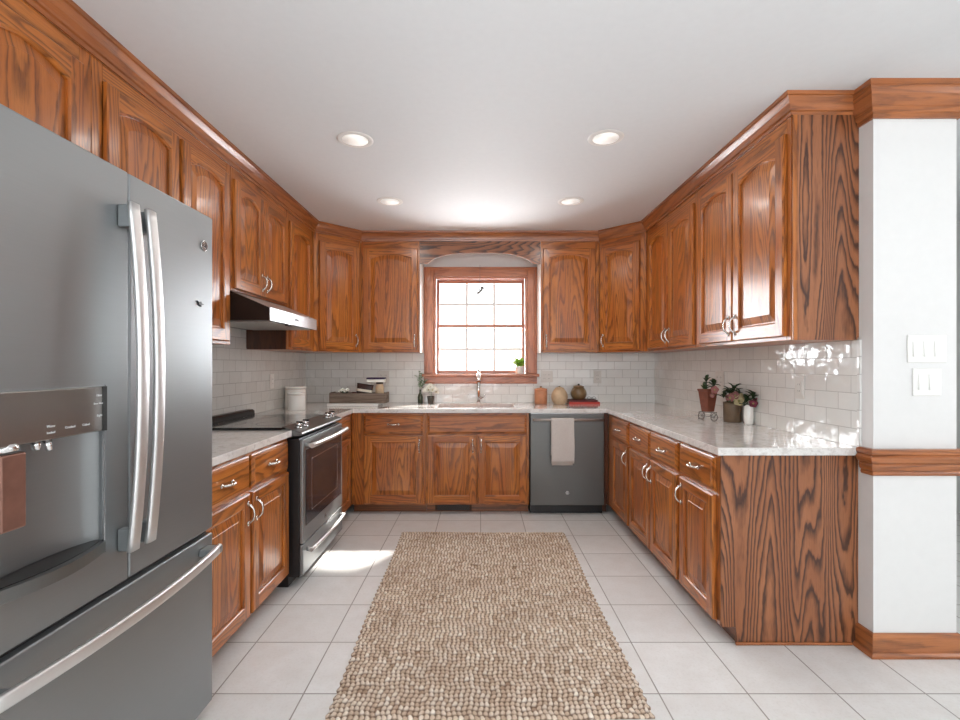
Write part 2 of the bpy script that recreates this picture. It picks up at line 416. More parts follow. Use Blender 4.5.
tag(struct('wall_tile_right', m, M['tile'], 'glossy wavy white subway tile backsplash beside the potted flowers'), cat='tile')

# mouldings of the wall end
def trim(name, label, path, prof, mat, bevel=0):
    m = MB(); sweep(m, path, prof); o = m.build(name, mat); tag(o, label, 'trim', None, 'structure'); return o
wall_path = [(XW, YE-.01), (XW, 2.05), (2.035, 2.05), (2.035, 3.4)]
crown_big = [(0.001, -.142), (.010, -.142), (.012, -.122), (.018, -.118), (.019, -.098), (.026, -.094), (.028, -.080), (.036, -.050), (.048, -.032), (.050, -.024), (.056, -.022), (.058, -.001), (0.001, -.001)]
trim('trim_1', 'large stepped oak crown moulding at the top of the white wall end', wall_path, [(a, ZC+b) for a, b in crown_big], M['oak_trim'])
chair_rail = [(.001, .772), (.012, .772), (.015, .782), (.012, .790), (.020, .796), (.024, .815), (.020, .822), (.032, .832), (.036, .850), (.028, .858), (.034, .866), (.034, .880), (.026, .886), (.001, .886)]
trim('trim_2', 'oak chair rail around the white wall end at worktop height', [(XW, YE-.034), (XW, 2.05), (2.035, 2.05), (2.035, 3.4)], chair_rail, M['oak_trim'])
base_p = [(.001, .001), (.026, .001), (.025, .012), (.018, .021), (.014, .022), (.014, .086), (.009, .098), (.001, .100)]
trim('baseboard_right', 'oak baseboard wrapping the foot of the white wall end', [(XW, YE-.005), (XW, 2.05), (2.035, 2.05), (2.035, 3.4)], base_p, M['oak_trim'])

# ------------------------------------------------------------ window
win = empty('window_1', 'double-hung oak window with white muntins over the sink', 'window', (0, 0, 0), kind='structure')
CX0, CX1, CZ1 = -.535, .545, 2.177
m = MB()
def casing_prof(m, x0, x1, z0, z1):
    # side casings and head, stepped
    for a, b_ in ((x0, x0+.09), (x1-.09, x1)):
        m.box(a, b_, YB-.018, YB-.001, z0, z1, 'z')
    m.box(x0+.09, x1-.09, YB-.018, YB-.001, z1-.09, z1, 'x')
    m.box(x0, x0+.022, YB-.028, YB-.018, z0, z1, 'z'); m.box(x1-.022, x1, YB-.028, YB-.018, z0, z1, 'z'); m.box(x0+.022, x1-.022, YB-.028, YB-.018, z1-.022, z1, 'x')
casing_prof(m, CX0, CX1, 1.156, CZ1); m.build('casing', M['oak_window'], win, bevel=.004)
m = MB()   # jamb lining
m.box(WX0, WX0+.02, YB-.001, YB+.139, WZ0, WZ1, 'z'); m.box(WX1-.02, WX1, YB-.001, YB+.139, WZ0, WZ1, 'z'); m.box(WX0+.02, WX1-.02, YB-.001, YB+.139, WZ1-.02, WZ1, 'x')
m.build('jamb', M['oak_window'], win, bevel=.002)
m = MB(); m.box(CX0-.02, CX1+.02, YB-.055, YB+.10, 1.128, 1.155, 'x'); m.build('window_sill', M['oak_window'], win, bevel=.006, seg=3)
m = MB(); m.box(CX0, CX1, YB-.024, YB-.001, 1.062, 1.128, 'x'); m.box(CX0, CX1, YB-.030, YB-.024, 1.062, 1.078, 'x'); m.build('apron', M['oak_window'], win, bevel=.003)
def sash(y, z0, z1, rb, rt):
    x0, x1 = WX0+.022, WX1-.022; st = .028; m = MB()
    m.box(x0, x0+st, y, y+.035, z0, z1, 'z'); m.box(x1-st, x1, y, y+.035, z0, z1, 'z')
    m.box(x0+st, x1-st, y, y+.035, z0, z0+rb, 'x'); m.box(x0+st, x1-st, y, y+.035, z1-rt, z1, 'x')
    s = m.build('sash', M['oak_window'], win, bevel=.004)
    gx0, gx1, gz0, gz1 = x0+st, x1-st, z0+rb, z1-rt
    m = MB()
    for k in (1, 2):
        xx = gx0+(gx1-gx0)*k/3; m.box(xx-.011, xx+.011, y+.010, y+.026, gz0, gz1)
    zz = (gz0+gz1)/2
    xs = [gx0]+[gx0+(gx1-gx0)*k/3 for k in (1, 2)]+[gx1]
    for k in range(3): m.box(xs[k]+(.011 if k else 0), xs[k+1]-(.011 if k < 2 else 0), y+.010, y+.026, zz-.011, zz+.011)
    m.build('muntin', M['white'], s)
    m = MB(); m.box(gx0, gx1, y+.016, y+.020, gz0, gz1); m.build('pane', M['glass'], s)
sash(YB+.080, 1.600, 2.069, .03, .035)     # upper, outer
sash(YB+.040, 1.156, 1.632, .032, .032)    # lower, inner

# ------------------------------------------------------------ cabinets
def door_frame(m, pm, x0, x1, z0, z1, arch=0.045, s=.056, rb=.062, rt=.050, t=.019):
    """frame into m, raised panel into pm; front faces -y"""
    yb, yf = -.001, -t-.001
    e = .005
    xl, xr, zb = x0+s, x1-s, z0+rb; zt = z1-rt-arch
    NA = 14 if arch else 1
    def outline(i, y, n=NA):
        pts = [(xl+i, y, zb+i), (xr-i, y, zb+i)]
        for k in range(n+1):
            u = 1-2*k/n
            pts.append((((xl+xr)/2)+u*((xr-xl)/2-i), y, zt+arch*(1-u*u)-i))
        return pts
    oS1, oS2, oB, oT = m.off(), m.off(), m.off(), m.off()
    def uvv(p, o): return (p[0]+o[0], p[2]+o[1])
    def uvh(p, o): return (p[2]+o[0], p[0]+o[1])
    # front faces
    for pts, o, f in (([(x0+e, yf, z0+e), (xl, yf, z0+e), (xl, yf, z1-e), (x0+e, yf, z1-e)], oS1, uvv),
                      ([(xr, yf, z0+e), (x1-e, yf, z0+e), (x1-e, yf, z1-e), (xr, yf, z1-e)], oS2, uvv),
                      ([(xl, yf, z0+e), (xr, yf, z0+e), (xr, yf, zb), (xl, yf, zb)], oB, uvh)):
        m.face(pts, [f(p, o) for p in pts])
    for k in range(NA):
        u0, u1 = -1+2*k/NA, -1+2*(k+1)/NA
        q = lambda u: (xl+xr)/2+u*(xr-xl)/2
        pts = [(q(u0), yf, zt+arch*(1-u0*u0)), (q(u1), yf, zt+arch*(1-u1*u1)), (q(u1), yf, z1-e), (q(u0), yf, z1-e)]
        m.face(pts, [uvh(p, oT) for p in pts])
    # outer edge
    R = [[(x0, yb, z0), (x1, yb, z0), (x1, yb, z1), (x0, yb, z1)], [(x0, yf+e, z0), (x1, yf+e, z0), (x1, yf+e, z1), (x0, yf+e, z1)],
         [(x0+e, yf, z0+e), (x1-e, yf, z0+e), (x1-e, yf, z1-e), (x0+e, yf, z1-e)]]
    for a in range(2):
        for i in range(4):
            j = (i+1) % 4; pts = [R[a][i], R[a][j], R[a+1][j], R[a+1][i]]
            hz = i in (0, 2)
            m.face(pts, [((p[1] if a == 0 else p[2])+oS1[0], p[0]+oS1[1]) if hz else ((p[1] if a == 0 else p[0])+oS1[0], p[2]+oS1[1]) for p in pts])
    m.face([R[0][3], R[0][2], R[0][1], R[0][0]])
    # inner edge profile
    I = [outline(0, yf), outline(.003, yf+.004), outline(.007, yf+.0055), outline(.008, yf+.013)]
    for a in range(3):
        k = len(I[0])
        for i in range(k):
            j = (i+1) % k; pts = [I[a][i], I[a][j], I[a+1][j], I[a+1][i]]
            m.face(pts[::-1], [uvh(p, oB) if (i == 0 or 1 < i < k-1) else uvv(p, oS1) for p in pts[::-1]])
    oP = pm.off()
    P = [outline(.006, yf+.0125), outline(.013, yf+.0125), outline(.016, yf+.0115), outline(.046, yf+.0035), outline(.048, yf+.0022)]
    for a in range(4):
        k = len(P[0])
        for i in range(k):
            j = (i+1) % k; pts = [P[a][i], P[a][j], P[a+1][j], P[a+1][i]]
            pm.face(pts[::-1], [uvv(p, oP) for p in pts[::-1]])
    pm.face(P[-1], [uvv(p, oP) for p in P[-1]])

def drawer_front(m, x0, x1, z0, z1, t=.019):
    yb, yf = -.001, -t-.001; o = m.off()
    R = []
    for i, y in ((0, yb), (0, yf+.010), (.004, yf+.007), (.012, yf+.005), (.016, yf)):
        R.append([(x0+i, y, z0+i), (x1-i, y, z0+i), (x1-i, y, z1-i), (x0+i, y, z1-i)])
    for a in range(4):
        for i in range(4):
            j = (i+1) % 4; pts = [R[a][i], R[a][j], R[a+1][j], R[a+1][i]]
            m.face(pts, [(p[2]+o[0]+p[1], p[0]+o[1]) for p in pts])
    m.face(R[-1], [(p[2]+o[0], p[0]+o[1]) for p in R[-1]])
    m.face(R[0][::-1], [(p[2]+o[0], p[0]+o[1]) for p in R[0][::-1]])

def pull(c, vertical=True, L=.088, parent=None):
    """bowed bar pull with two ornate feet, front faces -y; c on the door face"""
    m = MB(); pts = []; r = []
    K = 14
    for k in range(K+1):
        u = -1+2*k/K; a = u*L/2; d = -.028*(1-abs(u)**2.6)-.002
        pts.append((c[0], c[1]+d, c[2]+a) if vertical else (c[0]+a, c[1]+d, c[2])); r.append(.0048+.0012*abs(u))
    m.tube(pts, r, 8)
    for sgn in (-1, 1):
        a = sgn*(L/2+.001)
        p = (c[0], c[1]-.003, c[2]+a) if vertical else (c[0]+a, c[1]-.003, c[2])
        m.sphere(p, .0085, n=10, k=6, sc3=(1 if vertical else 1.5, .45, 1.5 if vertical else 1))
    return m.build('pull_handle', M['nickel'], parent)

def cabinet(name, label, loc, rz, w, z0, z1, depth, doors=(), drawers=(), frame=True, toe=False, cat='cabinet', group=None,
            stiles=(.03, .03), mids=(), rails=(), poly=None, end=None, bodymat=None):
    root = empty(name, label, cat, loc, rz, group)
    m = MB(); ft = .019; zb = z0
    if poly: m.prism(poly, 'z', z0, z1, 'z')
    else: m.box(.0005, w-.0005, ft, depth, z0, z1, 'z')
    if toe:
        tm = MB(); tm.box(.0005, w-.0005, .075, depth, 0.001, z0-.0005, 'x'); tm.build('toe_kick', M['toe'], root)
    a, b_ = stiles
    m.box(.0005, a, 0, ft, z0, z1, 'z'); m.box(w-b_, w-.0005, 0, ft, z0, z1, 'z')
    rl = rails or ((z0, z0+.03), (z1-.065, z1))
    for r0, r1 in rl: m.box(a, w-b_, 0, ft, r0, r1, 'x')
    for mx0, mx1, mz0, mz1 in mids: m.box(mx0, mx1, 0, ft, mz0, mz1, 'z')
    m.build('body', bodymat or M['oak'], root, bevel=.0015, seg=1)
    for (x0, x1, dz0, dz1, arch, h) in doors:
        fm, pm = MB(), MB(); door_frame(fm, pm, x0, x1, dz0, dz1, arch)
        d = fm.build('door', M['oak'], root); pm.build('door_panel', M['oak'], d)
        if h:
            side, vpos = h
            hx = x0+.028 if side == 'L' else x1-.028
            hz = dz0+.085 if vpos == 'lo' else dz1-.085
            pull((hx, -.020, hz), True, parent=d)
    for dr in drawers:
        x0, x1, dz0, dz1 = dr[:4]
        dm = MB(); drawer_front(dm, x0, x1, dz0, dz1); d = dm.build('drawer' if len(dr) < 5 else 'false_drawer_front', M['oak'], root)
        if len(dr) < 5: pull(((x0+x1)/2, -.020, (dz0+dz1)/2), False, .082, parent=d)
    if end: end(root)
    return root

UD0, UD1 = ZU+.018, 2.285
AR = .034
# left run of uppers (faces +x): local x = world +y
def left_up(name, label, y0, y1, z0, doors, **kw):
    return cabinet(name, label, (-UX, y0, 0), PI/2, y1-y0, z0, TZ, XW-UX-.001, [(a-y0, b-y0, c, d, e, f) for a, b, c, d, e, f in doors], **kw)
left_up('wall_cabinet', 'short two-door oak wall cabinet above the steel fridge', .80, 1.712, 1.80,
        [(.845, 1.243, 1.82, UD1, AR, None), (1.257, 1.662, 1.82, UD1, AR, None)], stiles=(.03, .05))
left_up('wall_cabinet', 'tall two-door oak wall cabinet between the fridge and range hood', 1.713, 2.666, ZU,
        [(1.765, 2.185, UD0, UD1, AR, ('R', 'lo')), (2.215, 2.625, UD0, UD1, AR, ('L', 'lo'))], stiles=(.05, .04), mids=((.47, .51, ZU+.03, 2.287),))
left_up('wall_cabinet', 'short two-door oak wall cabinet directly above the range hood', 2.667, 3.438, 1.66,
        [(2.690, 3.042, 1.672, UD1, AR, ('R', 'lo')), (3.052, 3.412, 1.672, UD1, AR, ('L', 'lo'))], stiles=(.025, .03))
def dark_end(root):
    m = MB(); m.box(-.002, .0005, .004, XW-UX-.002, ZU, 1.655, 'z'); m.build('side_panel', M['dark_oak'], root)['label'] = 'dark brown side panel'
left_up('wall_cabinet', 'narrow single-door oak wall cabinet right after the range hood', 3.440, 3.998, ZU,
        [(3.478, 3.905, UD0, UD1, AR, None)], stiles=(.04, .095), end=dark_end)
# diagonal corners
dl = math.dist((-UX, 4.0), (-1.07, UY)); ang = math.atan2(UY-4.0, UX-1.07)
def diag_poly(origin, a, pts):
    c, s = math.cos(-a), math.sin(-a); out = []
    for x, y in pts:
        dx, dy = x-origin[0], y-origin[1]; out.append((dx*c-dy*s, dx*s+dy*c))
    return out
PL = diag_poly((-UX, 4.0), ang, [(-UX-.001, 4.001+.019), (-1.071-.019, UY+.001), (-1.071, YB-.001), (-XW+.001, YB-.001), (-XW+.001, 4.001)])
cabinet('corner_wall_cabinet', 'diagonal corner oak wall cabinet nearest the range hood', (-UX, 4.0, 0), ang, dl, ZU, TZ, .3,
        [(.045, dl-.03, UD0, 2.285, AR, ('R', 'lo'))], stiles=(.045, .03), poly=PL)
PR = diag_poly((1.07, UY), -ang, [(1.071+.019, UY+.001), (UX+.001, 4.001+.019), (XW-.001, 4.001), (XW-.001, YB-.001), (1.071, YB-.001)])
cabinet('corner_wall_cabinet', 'diagonal corner oak wall cabinet above the stacked red books', (1.07, UY, 0), -ang, dl, ZU, TZ, .3,
        [(.02, dl-.055, UD0, 2.285, AR, ('L', 'lo'))], stiles=(.02, .055), poly=PR)
# back run
def white_end(x):  # strong window light on the oak side, put in as white colour
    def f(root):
        m = MB(); m.box(*((x, x+.003) if x > 0 else (x-.003+.0025, x+.0025)), .004, YB-UY-.002, ZU, 2.352, 'z'); m.build('side_panel', M['white'], root)['label'] = 'oak side panel with window light put into its white colour'
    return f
w1 = 1.069-.541
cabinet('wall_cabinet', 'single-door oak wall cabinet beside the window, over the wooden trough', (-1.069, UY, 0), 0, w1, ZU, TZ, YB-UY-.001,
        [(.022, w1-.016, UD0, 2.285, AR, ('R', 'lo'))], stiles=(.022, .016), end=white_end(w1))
w2 = 1.069-.545
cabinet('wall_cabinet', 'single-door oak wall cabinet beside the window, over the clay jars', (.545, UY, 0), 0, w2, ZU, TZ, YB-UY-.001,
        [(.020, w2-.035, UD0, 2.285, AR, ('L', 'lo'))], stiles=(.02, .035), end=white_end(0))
# right run (faces -x): local x = world -y
def right_up(name, label, y0, y1, z0, doors, **kw):
    return cabinet(name, label, (UX, y1, 0), -PI/2, y1-y0, z0, TZ, XW-UX-.001, [(y1-b, y1-a, c, d, e, f) for a, b, c, d, e, f in doors], **kw)
def end_up(y1):
    def f(root):
        w = y1-YE
        m = MB(); m.box(w, w+.004, .020, XW-UX-.001, ZU, TZ, 'z'); m.build('end_panel', M['oak_side'], root)
        m = MB(); m.box(w-.0004, w+.0045, 0, .0195, ZU, TZ, 'z'); m.build('end_stile', M['oak'], root)
    return f
right_up('wall_cabinet', 'two-door oak wall cabinet with large grained end panel by the white wall', YE+.004, 3.055, ZU,
         [(2.168, 2.600, UD0, UD1, AR, ('L', 'lo')), (2.612, 3.022, UD0, UD1, AR, ('R', 'lo'))], stiles=(.033, .03), end=end_up(3.055+.004))
right_up('wall_cabinet', 'two-door oak wall cabinet farther in, above the planter cart', 3.056, 3.998, ZU,
         [(3.092, 3.500, UD0, UD1, AR, ('L', 'lo')), (3.512, 3.920, UD0, UD1, AR, ('R', 'lo'))], stiles=(.078, .035))
# valance
m = MB(); vx0, vx1 = -.540, .544; N = 28; zt_ = TZ
o_ = m.off()
def vz(x):
    u = abs((x-.002)/.475); 
    return 2.150 if u >= 1 else 2.150+.098*(1-u**3.2)**.75
xs = [vx0]+[-.473+.95*k/N for k in range(N+1)]+[vx1]
yf_, yk_ = UY, UY+.019
for a, b_ in zip(xs[:-1], xs[1:]):
    za, zb_ = vz(a), vz(b_)
    for y, rv in ((yf_, False), (yk_, True)):
        pts = [(a, y, za), (b_, y, zb_), (b_, y, zt_), (a, y, zt_)]
        if rv: pts = pts[::-1]
        m.face(pts, [(p[2]+o_[0], p[0]+o_[1]) for p in pts])
    m.face([(a, yk_, za), (b_, yk_, zb_), (b_, yf_, zb_), (a, yf_, za)], [(0+o_[0], a+o_[1]), (0+o_[0], b_+o_[1]), (.02+o_[0], b_+o_[1]), (.02+o_[0], a+o_[1])])
tag(m.build('valance', M['oak_side']), 'arched oak valance board spanning between cabinets over the window', 'valance')
# cabinet crown
crown_s = [(.001, -.084), (.008, -.084), (.010, -.070), (.018, -.067), (.020, -.058), (.028, -.040), (.042, -.024), (.046, -.018), (.054, -.016), (.056, -.001), (.001, -.001)]
m = MB(); sweep(m, [(-UX, .30), (-UX, 4.0), (-1.07, UY), (1.07, UY), (UX, 4.0), (UX, YE), (XW-.001, YE)], [(a, ZC+b) for a, b in crown_s])
tag(m.build('trim_3', M['oak_trim']), 'oak crown moulding running along the tops of all wall cabinets', 'trim', None, 'structure')

# ------------------------------------------------------------ base cabinets
ZB0, ZB1 = .080, .845
DZ0, DZ1, WZ_0, WZ_1 = .092, .655, .672, .826
def base_rails(): return ((ZB0, ZB0+.02), (.648, .678), (.822, ZB1))
def left_base(name, label, y0, y1, doors, drawers, **kw):
    return cabinet(name, label, (-BX, y0, 0), PI/2, y1-y0, ZB0, ZB1, XW-BX-.001, [(a-y0, b-y0, DZ0, DZ1, 0, f) for a, b, f in doors],
                   [(a-y0, b-y0, WZ_0, WZ_1) for a, b in drawers], toe=True, rails=base_rails(), **kw)
left_base('base_cabinet', 'oak base cabinet with two drawers between the fridge and range', 1.752, 2.664, [(1.785, 2.198, ('R', 'hi')), (2.225, 2.640, ('L', 'hi'))],
          [(1.785, 2.198), (2.225, 2.640)], mids=((.445, .475, ZB0+.02, .648),), stiles=(.035, .026))
left_base('base_cabinet', 'narrow sunlit oak base cabinet between range and corner', 3.440, 3.988, [(3.470, 3.905, None)], [(3.470, 3.905)], stiles=(.03, .085))
# back run
def back_base(name, label, x0, x1, doors, drawers, **kw):
    return cabinet(name, label, (x0, BY, 0), 0, x1-x0, ZB0, ZB1, YB-BY-.001, [(a-x0, b-x0, DZ0, DZ1, 0, f) for a, b, f in doors],
                   [(d[0]-x0, d[1]-x0, WZ_0, WZ_1)+tuple(d[2:]) for d in drawers], toe=True, rails=base_rails(), **kw)
back_base('base_cabinet', 'single-door oak base cabinet with one drawer left of the sink', -1.068, -.4505, [(-.962, -.474, ('R', 'hi'))], [(-.962, -.474)], stiles=(.108, .025))
sink_cab = back_base('sink_base_cabinet', 'two-door oak sink cabinet below the window with wide false drawer', -.4495, .408, [(-.434, -.032, ('R', 'hi')), (-.018, .386, ('L', 'hi'))],
          [(-.434, .386, 1)], stiles=(.018, .024), mids=((.405, .445, ZB0+.02, .648),))
# right run
def right_base(name, label, y0, y1, doors, drawers, **kw):
    return cabinet(name, label, (BX, y1, 0), -PI/2, y1-y0, ZB0, ZB1, XW-BX-.001, [(y1-b, y1-a, DZ0, DZ1, 0, f) for a, b, f in doors],
                   [(y1-b, y1-a, WZ_0, WZ_1) for a, b in drawers], toe=True, rails=base_rails(), **kw)
right_base('base_cabinet', 'single-door oak base cabinet closest to the dishwasher', 3.401, 3.988, [(3.425, 3.835, ('R', 'hi'))], [(3.425, 3.835)], stiles=(.15, .025))
right_base('base_cabinet', 'two-door oak base cabinet with two drawers below the flower pots', 2.561, 3.400, [(2.572, 2.974, ('L', 'hi')), (2.986, 3.388, ('R', 'hi'))],
           [(2.572, 2.974), (2.986, 3.388)], stiles=(.014, .014), mids=((.405, .435, ZB0+.02, .822),))
def end_base(root):
    y1 = 2.560; w = y1-YE-.001
    m = MB(); m.prism([(.0, ZB0), (.065, ZB0), (.065, .001), (XW-BX-.001, .001), (XW-BX-.001, ZB1), (0, ZB1)], 'x', w, w+.005, 'z'); m.build('end_panel', M['oak_side'], root)
    m = MB(); m.box(w+.005, w+.014, .062, XW-BX-.03, .001, .014, 'y'); m.build('shoe_moulding', M['oak_trim'], root, bevel=.004)
right_base('base_cabinet', 'oak base cabinet at the run end with large cathedral-grain panel', YE+.006, 2.560, [(2.170, 2.535, ('L', 'hi'))], [(2.170, 2.535)], stiles=(.02, .03), end=end_base)
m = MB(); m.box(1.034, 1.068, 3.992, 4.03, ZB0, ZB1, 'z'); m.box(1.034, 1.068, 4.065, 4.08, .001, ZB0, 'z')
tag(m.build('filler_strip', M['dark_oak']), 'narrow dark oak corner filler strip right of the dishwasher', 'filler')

# ------------------------------------------------------------ worktops
def slab(xs, ys, inside, z0, z1):
    m = MB(); idx = {}
    def V(i, j, z):
        k = (i, j, z)
        if k not in idx: idx[k] = len(m.v); m.v.append((xs[i], ys[j], z))
        return idx[k]
    def F(ids):
        m.f.append(ids); m.mi.append(0); m.sm.append(False); m.uv.extend([(m.v[q][0], m.v[q][1]) for q in ids])
    nx, ny = len(xs)-1, len(ys)-1
    ok = lambda i, j: 0 <= i < nx and 0 <= j < ny and inside((xs[i]+xs[i+1])/2, (ys[j]+ys[j+1])/2)
    for i in range(nx):
        for j in range(ny):
            if not ok(i, j): continue
            F([V(i, j, z1), V(i+1, j, z1), V(i+1, j+1, z1), V(i, j+1, z1)]); F([V(i, j+1, z0), V(i+1, j+1, z0), V(i+1, j, z0), V(i, j, z0)])
            if not ok(i, j-1): F([V(i, j, z0), V(i+1, j, z0), V(i+1, j, z1), V(i, j, z1)])
            if not ok(i, j+1): F([V(i+1, j+1, z0), V(i, j+1, z0), V(i, j+1, z1), V(i+1, j+1, z1)])
            if not ok(i-1, j): F([V(i, j+1, z0), V(i, j, z0), V(i, j, z1), V(i, j+1, z1)])
            if not ok(i+1, j): F([V(i+1, j, z0), V(i+1, j+1, z0), V(i+1, j+1, z1), V(i+1, j, z1)])
    return m
CE = 1.043; CYE = 3.952; SX0, SX1, SY0, SY1 = -.37, .30, 4.09, 4.50
xs = [-XW+.001, -CE, SX0, SX1, CE, XW-.001]; ys = [2.104, 3.437, CYE, SY0, SY1, YB-.001]
def ins(x, y):
    if SX0 < x < SX1 and SY0 < y < SY1: return False
    if y > CYE: return True
    if x < -CE: return y > 3.437
    return x > CE
tag(slab(xs, ys, ins, ZB1, ZT).build('worktop', M['stone'], bevel=.004, seg=3), 'long pale stone worktop wrapping around sink and right-hand run', 'worktop')
m = slab([-XW+.001, -CE], [1.752, 2.664], lambda x, y: True, ZB1, ZT)
tag(m.build('worktop', M['stone'], bevel=.004, seg=3), 'short pale stone worktop between the fridge and range', 'worktop')

# sink basin (undermount) hung below the worktop
root = empty('sink', 'undermount steel sink below the window', 'sink', ((SX0+SX1)/2, (SY0+SY1)/2, ZB1-.2))
m = MB(); hx, hy = (SX1-SX0)/2+.004, (SY1-SY0)/2+.004; H = .199
for (a, b_, c, d, e, f) in ((-hx, hx, -hy, hy, 0, .004), (-hx-.004, -hx, -hy, hy, 0, H), (hx, hx+.004, -hy, hy, 0, H), (-hx, hx, -hy-.004, -hy, 0, H), (-hx, hx, hy, hy+.004, 0, H)):
    m.box(a, b_, c, d, e, f)
m.build('basin', M['stainless'], root)
m = MB(); m.lathe([(.045, .004), (.045, .007), (.03, .006)], (0, 0, 0), 24); m.build('drain', M['chrome'], root)

# faucet
root = empty('faucet', 'tall chrome pull-down kitchen faucet behind the sink', 'faucet', (-.012, 4.545, ZT))
m = MB(); m.lathe([(.028, 0), (.028, .006), (.022, .012)], n=24); m.build('base_ring', M['chrome'], root)
m = MB(); pts = [(0, 0, .01), (0, 0, .15), (0, 0, .25)]
for k in range(1, 10):
    a = PI*k/9*.86; pts.append((0, -.075+.075*math.cos(a), .25+.075*math.sin(a)))
m.tube(pts, [.0155]*len(pts), 16); m.build('spout', M['chrome'], root)
m = MB(); e = Vector(pts[-1]); d = (Vector(pts[-1])-Vector(pts[-2])).normalized()
m.tube([e, e+d*.02, e+d*.075, e+d*.085], [.0165, .019, .021, .018], 16); m.build('spray_head', M['chrome'], root)
m = MB(); m.tube([(.012, 0, .05), (.034, 0, .05)], .013, 14); m.tube([(.03, 0, .052), (.05, -.004, .056), (.062, -.01, .082)], [.006, .005, .0045], 8); m.build('lever', M['chrome'], root)

# ------------------------------------------------------------ text helper and badge
def text(s, size, parent, mat, loc, rot, name='lettering', extrude=.0004, align='CENTER', shear=0):
    cu = bpy.data.curves.new(name, 'FONT'); cu.body = s; cu.size = size; cu.extrude = extrude; cu.align_x = align; cu.align_y = 'CENTER'; cu.shear = shear
    to = bpy.data.objects.new(name+'_c', cu); COL.objects.link(to)
    me = bpy.data.meshes.new_from_object(to); bpy.data.objects.remove(to); bpy.data.curves.remove(cu)
    me.materials.clear(); me.materials.append(mat); me.name = name
    o = bpy.data.objects.new(name, me); COL.objects.link(o); o.parent = parent; o.location = loc; o.rotation_euler = rot
    return o
def badge(parent, c, r):
    """round monogram badge on a face looking along local -y"""
    m = MB(); n = 28
    def ring(rr, y): return [(c[0]+rr*math.cos(2*PI*i/n), y, c[2]+rr*math.sin(2*PI*i/n)) for i in range(n)]
    m.rings([ring(r, c[1]), ring(r, c[1]-.003), ring(r*.93, c[1]-.004), ring(r*.86, c[1]-.0032)], 0, True)
    b = m.build('badge', M['stainless'], parent)
    text('GE', r*1.0, b, M['black'], (c[0], c[1]-.0036, c[2]), (PI/2, 0, 0), shear=.3)
    m = MB(); m.rings([ring(r*.78, c[1]-.0034), ring(r*.78, c[1]-.0040), ring(r*.72, c[1]-.0040), ring(r*.72, c[1]-.0034)], 0, False, False, False); m.build('badge_ring', M['black'], b)
    return b

# ------------------------------------------------------------ dishwasher
root = empty('dishwasher', 'slate steel dishwasher with a towel on its bar handle', 'dishwasher', (.409, 3.975, 0))
w = 1.033-.409
m = MB(); m.box(.004, w-.002, .02, .60, .10, .843); m.build('tub_body', M['black'], root)
m = MB(); m.box(.010, w-.008, .05, .30, .001, .10); m.build('kick_plate', M['black'], root)
m = MB(); m.box(.008, w-.008, -.012, .019, .082, .838); m.build('door', M['slate_dark'], root, bevel=.005, seg=3)
m = MB(); m.box(.008, w-.008, -.010, .019, .8385, .8435); m.build('top_highlight', M['stainless'], root)  # highlight along the door's top edge, put in as lighter steel
m = MB(); hz = .792; m.tube([(.025, -.055, hz), (w-.025, -.055, hz)], .011, 14)
for x in (.035, w-.035): m.tube([(x, -.012, hz), (x, -.052, hz)], .009, 12)
m.build('handle', M['handle'], root)
badge(root, (w/2, -.012, .187), .016)
# towel over the handle
x0, x1 = .581, .766
m = MB(); NX = 24
def towel_sheet(zs_front, zs_back):
    prof = []
    yc, r = 3.975-.055, .0155
    for k in range(13): prof.append((yc-r-.004-.004*math.sin(k*.5), zs_front+(hz-zs_front)*k/12, k/12))
    for k in range(1, 8):
        a = PI*k/8; prof.append((yc-r*math.cos(a)-.004*(1-k/8), hz+r*math.sin(a), 1))
    for k in range(10): prof.append((yc+r+.001, hz-(hz-zs_back)*k/9, k/9))
    return prof
for layer, (zf, zb_, off_, xa, xb) in enumerate(((.440, .50, 0, x0, x1), (.424, .50, .006, x0+.004, x1-.012))):
    P = towel_sheet(zf, zb_)
    def pos(i, j, th):
        y, z, u = P[j]; s_ = i/NX
        wv = .0035*math.sin(s_*9+j*.12)*(1-u*.6) if j < 13 else 0
        yy = y+wv+off_*(1 if j < 13 else 0)-th
        return (xa+(xb-xa)*s_+.004*math.sin(j*.3)*(1-u), yy, z)
    if layer:
        for j in range(12):
            for i in range(NX): m.face([pos(i, j, -.002), pos(i+1, j, -.002), pos(i+1, j+1, -.002), pos(i, j+1, -.002)], None, 0, True)
    else:
        for j in range(len(P)-1):
            for i in range(NX): m.face([pos(i, j, 0), pos(i+1, j, 0), pos(i+1, j+1, 0), pos(i, j+1, 0)], None, 0, True)
o = m.build('dish_towel', M['towel'], weld=True); sm_ = o.modifiers.new('solid', 'SOLIDIFY'); sm_.thickness = .003; sm_.offset = 0
tag(o, 'beige linen dish towel draped over the dishwasher bar handle', 'towel')

# ------------------------------------------------------------ range (faces +x): local x = world +y
RY = 2.668; RW = .764
root = empty('range', 'slide-in steel electric range with black glass cooktop and four knobs', 'range', (-1.05, RY, 0), PI/2)
m = MB(); m.box(0.002, RW-.002, -.045, .600, .06, .832); m.box(.002, RW-.002, .05, .600, .832, .884); m.box(.01, RW-.01, .02, .58, .001, .06); m.build('body', M['black'], root, bevel=.003)
m = MB(); m.box(-.001, RW+.001, .03, .600, .884, .893); ck = m.build('cooktop', M['glassblack'], root, bevel=.003)
for cx, cy, r in ((.2, .18, .10), (.56, .18, .085), (.2, .43, .075), (.56, .43, .10)):
    m = MB(); n = 40
    R = [[(cx+rr*math.cos(2*PI*i/n), cy+rr*math.sin(2*PI*i/n), .8934) for i in range(n)] for rr in (r, r-.003)]
    m.rings(R, 0, False, False, False); m.build('burner_ring', M['wire'], ck)
